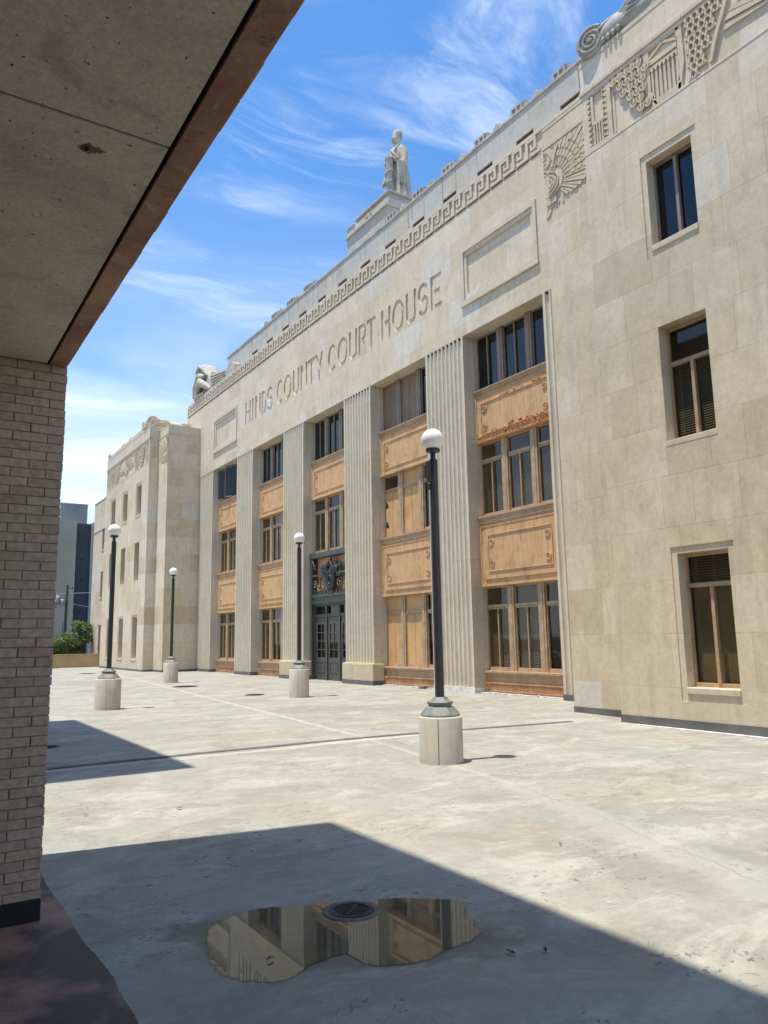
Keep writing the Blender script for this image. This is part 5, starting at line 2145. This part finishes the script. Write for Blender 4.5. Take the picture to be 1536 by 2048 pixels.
def bricks(mb, tones, x0, x1, z0, z1, face, plane, depth=.05, ydir=-1, phase=0):
    """rows of separate bricks. face 'y': wall in xz facing -y; face 'x': wall in yz facing +x"""
    rows = int(round((z1 - z0) / BH))
    for r_ in range(rows):
        off = (BW / 2 if r_ % 2 else 0) + rnd.uniform(-.004, .004)
        x = x1 - off - (0 if off > .02 else 0)
        edges = [x1]
        xx = x1 - (BW / 2 if r_ % 2 else BW)
        while xx > x0:
            edges.append(xx)
            xx -= BW
        edges.append(x0)
        for a, b in zip(edges, edges[1:]):
            if a - b < .02:
                continue
            j = rnd.uniform(-.002, .003)
            ja = rnd.uniform(-.0018, .0018)
            aa = a - .0035 + ja if a != x1 else a + rnd.uniform(-.0035, .0035)
            bb = b + .0035
            zz0 = z0 + r_ * BH + .003 + rnd.uniform(-.001, .001)
            zz1 = z0 + (r_ + 1) * BH - .003
            t = rnd.random()
            k0 = len(mb.v)
            if face == 'y':
                mb.box(bb, aa, plane - j, plane + depth, zz0, zz1)
            else:
                mb.box(plane - depth, plane + j, bb, aa, zz0, zz1)
            tones += [t] * (len(mb.v) - k0)


def build_bricks(mb, tones, name, parent):
    ob = mb.build(name, M_brick, parent)
    at = ob.data.attributes.new('tone', 'FLOAT', 'POINT')
    at.data.foreach_set('value', tones)
    b = ob.modifiers.new('bevel', 'BEVEL')
    b.width = .002
    b.segments = 1
    return ob


mb, tn = MB(), []
nrow = int((ZC - .10) / BH)
zb0 = ZC - nrow * BH
bricks(mb, tn, -.85, XE, zb0, ZC, 'y', 5.14, .06)
bricks(mb, tn, 5.20, 6.70, zb0, ZC, 'x', XE, .06)
build_bricks(mb, tn, 'brick_facing', BB)
mb = MB()
mb.box(-.85, XE - .007, 5.147, 6.69, .0, ZC)
mb.build('brick_pier', M_mortar, BB)
mb = MB()
mb.box(-.9, XE + .004, 5.118, 6.72, -.02, .125)
mb.build('base_flashing', M_black, BB, .01)
# soffit slabs
mb = MB()
for (a, b) in ((-9.0, -2.652), (-2.640, -.047), (-.035, 2.553), (2.565, 5.132)):
    mb.box(-5.2, .742, a, b, ZC, ZC + .12)
o = mb.build('soffit', M_soffit, BB, .004)
mb = MB()
mb.box(-5.2, .757, -9, 5.14, ZC + .008, ZC + .14)
mb.build('soffit_joint', M_black, BB)
mb = MB()
mb.box(.755, .862, -9, 5.14, ZC - .008, ZC + .012)
mb.build('steel_lintel', M_lintel, BB, .003)
# rust blister on the soffit
mb = MB()
sx_, sy_ = .23, 2.13
def cpt(px, py, z):
    d = r2 * ((px - 768) / fpx) + u2 * (-(py - 1024) / fpx) + fw
    t = (z - 1.6) / d.z
    return (d.x * t, d.y * t)
sx_, sy_ = cpt(178, 297, ZC)
mb = MB()
rr = random.Random(8)
pts = []
for k in range(26):
    a = 2 * PI * k / 26
    rad = .042 * rr.uniform(.6, 1.1) * (1.6 if -.5 < math.sin(a) < .2 and math.cos(a) > 0 else 1)
    pts.append((sx_ + rad * math.cos(a), sy_ + rad * .8 * math.sin(a)))
mb.prism(pts, ZC - .0015, ZC + .01, 'z')
mb.build('rust_stain', simple('pale_rust_stain', (.22, .12, .06), (.17, .10, .06), rough=.9, scale=20), BB)
mb = MB()
mb.tube([(sx_ - .006, sy_, ZC + .004), (sx_ - .006, sy_, ZC - .010)], .010, 10)
mb.tube([(sx_ - .006, sy_, ZC - .010), (sx_ - .006, sy_, ZC - .013)], [.010, .002], 10)
for k in range(26):
    qx, qy = cpt(rr.uniform(20, 300), rr.uniform(40, 600), ZC)
    mb.ball((qx, qy, ZC), rr.uniform(.0008, .0025), 6, .5)
mb.build('rust_bolt', M_bronze, BB)
# brick edge riding on the lintel: separate bricks of the lowest courses
mb, tn = MB(), []
for r_ in range(3):
    yy = -9 + (BW / 2 if r_ % 2 else 0)
    while yy < 5.13:
        a, b = yy + .0045, min(yy + BW - .0045, 5.14)
        k0 = len(mb.v)
        j = rnd.uniform(-.003, .004)
        mb.box(XE - .09, XE + j + .004, a, b, ZC + .014 + r_ * BH, ZC + .014 + (r_ + 1) * BH - .009)
        tn += [rnd.random()] * (len(mb.v) - k0)
        yy += BW
build_bricks(mb, tn, 'brick_edge', BB)
ZT = 11.75
mb = MB()
mb.box(-14, XE - .006, -9, 5.14, ZC + .14, ZT)
mb.box(-14, XE - .006, 5.14, 6.71, ZC + .002, ZT)
mb.build('upper_wall', M_fbrick, BB)
mb = MB()
mb.box(-14, XE + .0, -9, 6.715, ZT, ZT + .12)
mb.build('coping', M_par, BB)
mb = MB()  # unseen walls added to keep the space under the canopy closed and dark
mb.box(-5.6, -5.2, -9, 6.7, 0, ZC + .1)
mb.box(-5.2, -.85, 6.2, 6.7, 0, ZC + .1)
mb.box(-5.2, 2, -9.3, -9, 0, ZC + .1)
mb.build('unseen_closing_wall', M_fbrick, BB)

# second block of the same building farther along (casts the farther patch of shade)
B2 = thing('brick_building', 'farther tan brick block hidden behind the pier that throws the second shadow', 'building', (-3, 14, 0))
mb = MB()
mb.box(-14, .90, 10.35, 17.95, -.05, 11.6)
mb.build('wall', M_fbrick, B2)
mb = MB()
mb.box(-14, .93, 10.33, 17.97, 11.6, 11.75)
mb.build('coping', M_par, B2)
for yy in (11.6, 13.6, 15.6):
    mb = MB()
    mb.box(.86, .915, yy, yy + 1.0, 1.0, 2.6)
    w = mb.build('window', M_bronze, B2)
    mb = MB()
    mb.box(.915, .92, yy + .08, yy + .92, 1.08, 2.52)
    mb.build('glass', M_navy, w)

# ------------------------------------------------------------------ parapet, distance
mb = MB()
mb.box(-20, 12.98, 54.3, 54.6, -5.2, .80)
mb.box(-20, 12.98, 54.27, 54.64, .80, .87)
tag(mb.build('parapet_wall', M_par), 'low tan concrete wall closing the far end of the deck', 'wall')
mb = MB()
mb.box(8.6, 9.4, 53.4, 54.25, -.01, .03)
mb.box(8.8, 9.2, 53.6, 54.1, .03, .06)
tag(mb.build('roof_hatch', M_membrane), 'dark flat plate on the deck at the foot of the tan parapet', 'hatch')

OB = thing('office_building', 'tall grey-green building with a dark ribbed bay and a pale rooftop box, far left', 'building', (20, 110, -5.2))
mb = MB()
mb.box(8, 20.85, 110, 135, -5.2, 18.1)
mb.box(23.0, 40, 110.2, 135, -5.2, 18.15)
mb.box(20.85, 23.0, 111.2, 135, -5.2, 17.95)
mb.build('wall', M_tgrey, OB)
mb = MB()
n = 24
for k in range(n):
    x = 20.85 + (2.15) * k / n
    mb.box(x, x + .045, 110.55, 111.2, -5.2, 17.8)
mb.box(20.85, 23.0, 110.6, 111.2, -5.2, 17.95)
mb.build('ribbed_bay', M_louver, OB)
mb = MB()
for z_ in (12.9, 10.1, 5.7):
    mb.box(21.7, 21.9, 110.45, 110.6, z_, z_ + .15)
mb.build('vent', M_black, OB)
mb = MB()
mb.box(22.85, 23.0, 110.0, 111.0, -5.2, 17.9)
mb.build('edge_strip', M_pent, OB)
mb = MB()
mb.box(18.95, 22.55, 112, 125, 18.0, 20.75)
n = 22
for k in range(n):
    x = 18.95 + 3.6 * k / n
    mb.box(x, x + .06, 111.9, 112.0, 18.0, 20.6)
mb.box(18.9, 22.6, 111.85, 125.05, 20.75, 20.9)
mb.build('penthouse', M_pent, OB)

# utility pole with transformers
UP = thing('utility_pole', 'utility pole with three grey transformers standing beyond the parapet', 'utility pole', (12.68, 70, -5.2))
mb = MB()
mb.tube([(12.62, 70, -5.2), (12.70, 70, 2), (12.72, 70, 6.55)], [.16, .13, .10], 10)
mb.build('pole', M_wood, UP)
for q, (dx_, dz_) in enumerate(((-.35, 4.95), (-.72, 5.25), (-.95, 4.85))):
    mb = MB()
    mb.lathe((12.7 + dx_, 69.9, dz_), [(.16, -.30), (.19, -.26), (.19, .26), (.15, .33), (.05, .36)], 14)
    mb.tube([(12.7 + dx_, 69.9, dz_ + .33), (12.7 + dx_, 69.9, dz_ + .52)], .035, 6)
    mb.build('transformer', M_tf, UP)
mb = MB()
mb.tube([(12.72, 69.98, 4.8), (11.7, 69.9, 4.95)], .035, 6)
mb.tube([(12.72, 69.98, 5.4), (11.9, 69.9, 5.3)], .03, 6)
mb.tube([(12.72, 69.98, 6.2), (13.05, 69.9, 6.28)], .03, 6)
mb.ball((13.1, 69.9, 6.3), .09, 10)
mb.tube([(12.45, 70, -3), (12.5, 70, 3.4)], .03, 6)
mb.build('bracket', M_wood, UP)


def wire(p, q, sag, r, label):
    mb = MB()
    pts = []
    for k in range(17):
        t = k / 16
        pts.append((p[0] + (q[0] - p[0]) * t, p[1] + (q[1] - p[1]) * t, p[2] + (q[2] - p[2]) * t - sag * 4 * t * (1 - t)))
    mb.tube(pts, r, 5)
    tag(mb.build('power_line', M_tf), label, 'power line')


wire((2, 70, 5.3), (30, 70, 7.2), .25, .022, 'upper pale power line crossing the grey tower at the top of the pole')
wire((12.7, 70, 5.0), (30, 71, 2.6), .2, .015, 'lower thin power line sloping down right from the transformers')


def tree(x, y, base, blobs, label, n, seed, trunk_r=.16):
    t = thing('tree', label, 'tree', (x, y, base), 'trees beyond the parapet')
    mb = MB()
    top = max(b[2] for b in blobs)
    mb.tube([(x, y, base), (x + .1, y, base + (top - base) * .4), (x, y + .1, base + (top - base) * .75), (x + .1, y, top)], [trunk_r, trunk_r * .8, trunk_r * .5, .03], 9)
    rr = random.Random(seed)
    for b in blobs:
        mb.tube([(x, y, base + (top - base) * .35), ((x + b[0]) / 2, (y + b[1]) / 2, (b[2] + base + (top - base) * .4) / 2 + .3), (b[0], b[1], b[2] - .1)], [.07, .05, .02], 6)
    mb.build('trunk', M_bark, t)
    mb = MB()
    for _ in range(n):
        b = rr.choice(blobs)
        while True:
            p = [rr.uniform(-1, 1) for _ in range(3)]
            d = sum(c * c for c in p)
            if .15 < d < 1:
                break
        # clumps: snap toward a few twig centres
        q = rr.uniform(.8, 1.15)
        c = Vector((b[0] + p[0] * b[3] * q, b[1] + p[1] * b[3] * q, b[2] + p[2] * b[4] * q))
        s_ = rr.uniform(.045, .10)
        u = Vector([rr.gauss(0, 1) for _ in range(3)]).normalized()
        v = u.cross(Vector([rr.gauss(0, 1) for _ in range(3)])).normalized()
        mb.add([c - u * s_, c + v * s_ * .45, c + u * s_, c - v * s_ * .45], [(0, 1, 2, 3)])
    mb.build('crown', M_leaf, t)


rr = random.Random(3)


def blobs(cx_, cy_, z0, z1, wid, n):
    out = []
    for k in range(n):
        t = rr.random()
        z_ = z0 + (z1 - z0) * t
        out.append((cx_ + rr.uniform(-1, 1) * wid * (1 - .45 * t), cy_ + rr.uniform(-.8, .8), z_, rr.uniform(.3, .6), rr.uniform(.22, .45)))
    return out


tree(12.05, 61.0, -5.2, blobs(12.05, 61, -.6, 2.95, 1.0, 30), 'taller green tree against the dark ribbed bay, beside the stone wall', 9500, 1)
tree(10.7, 60.4, -5.2, blobs(10.7, 60.4, -.8, 2.0, 1.2, 26), 'lower yellow-green tree at the foot of the grey tower, beside the pier', 8500, 2)
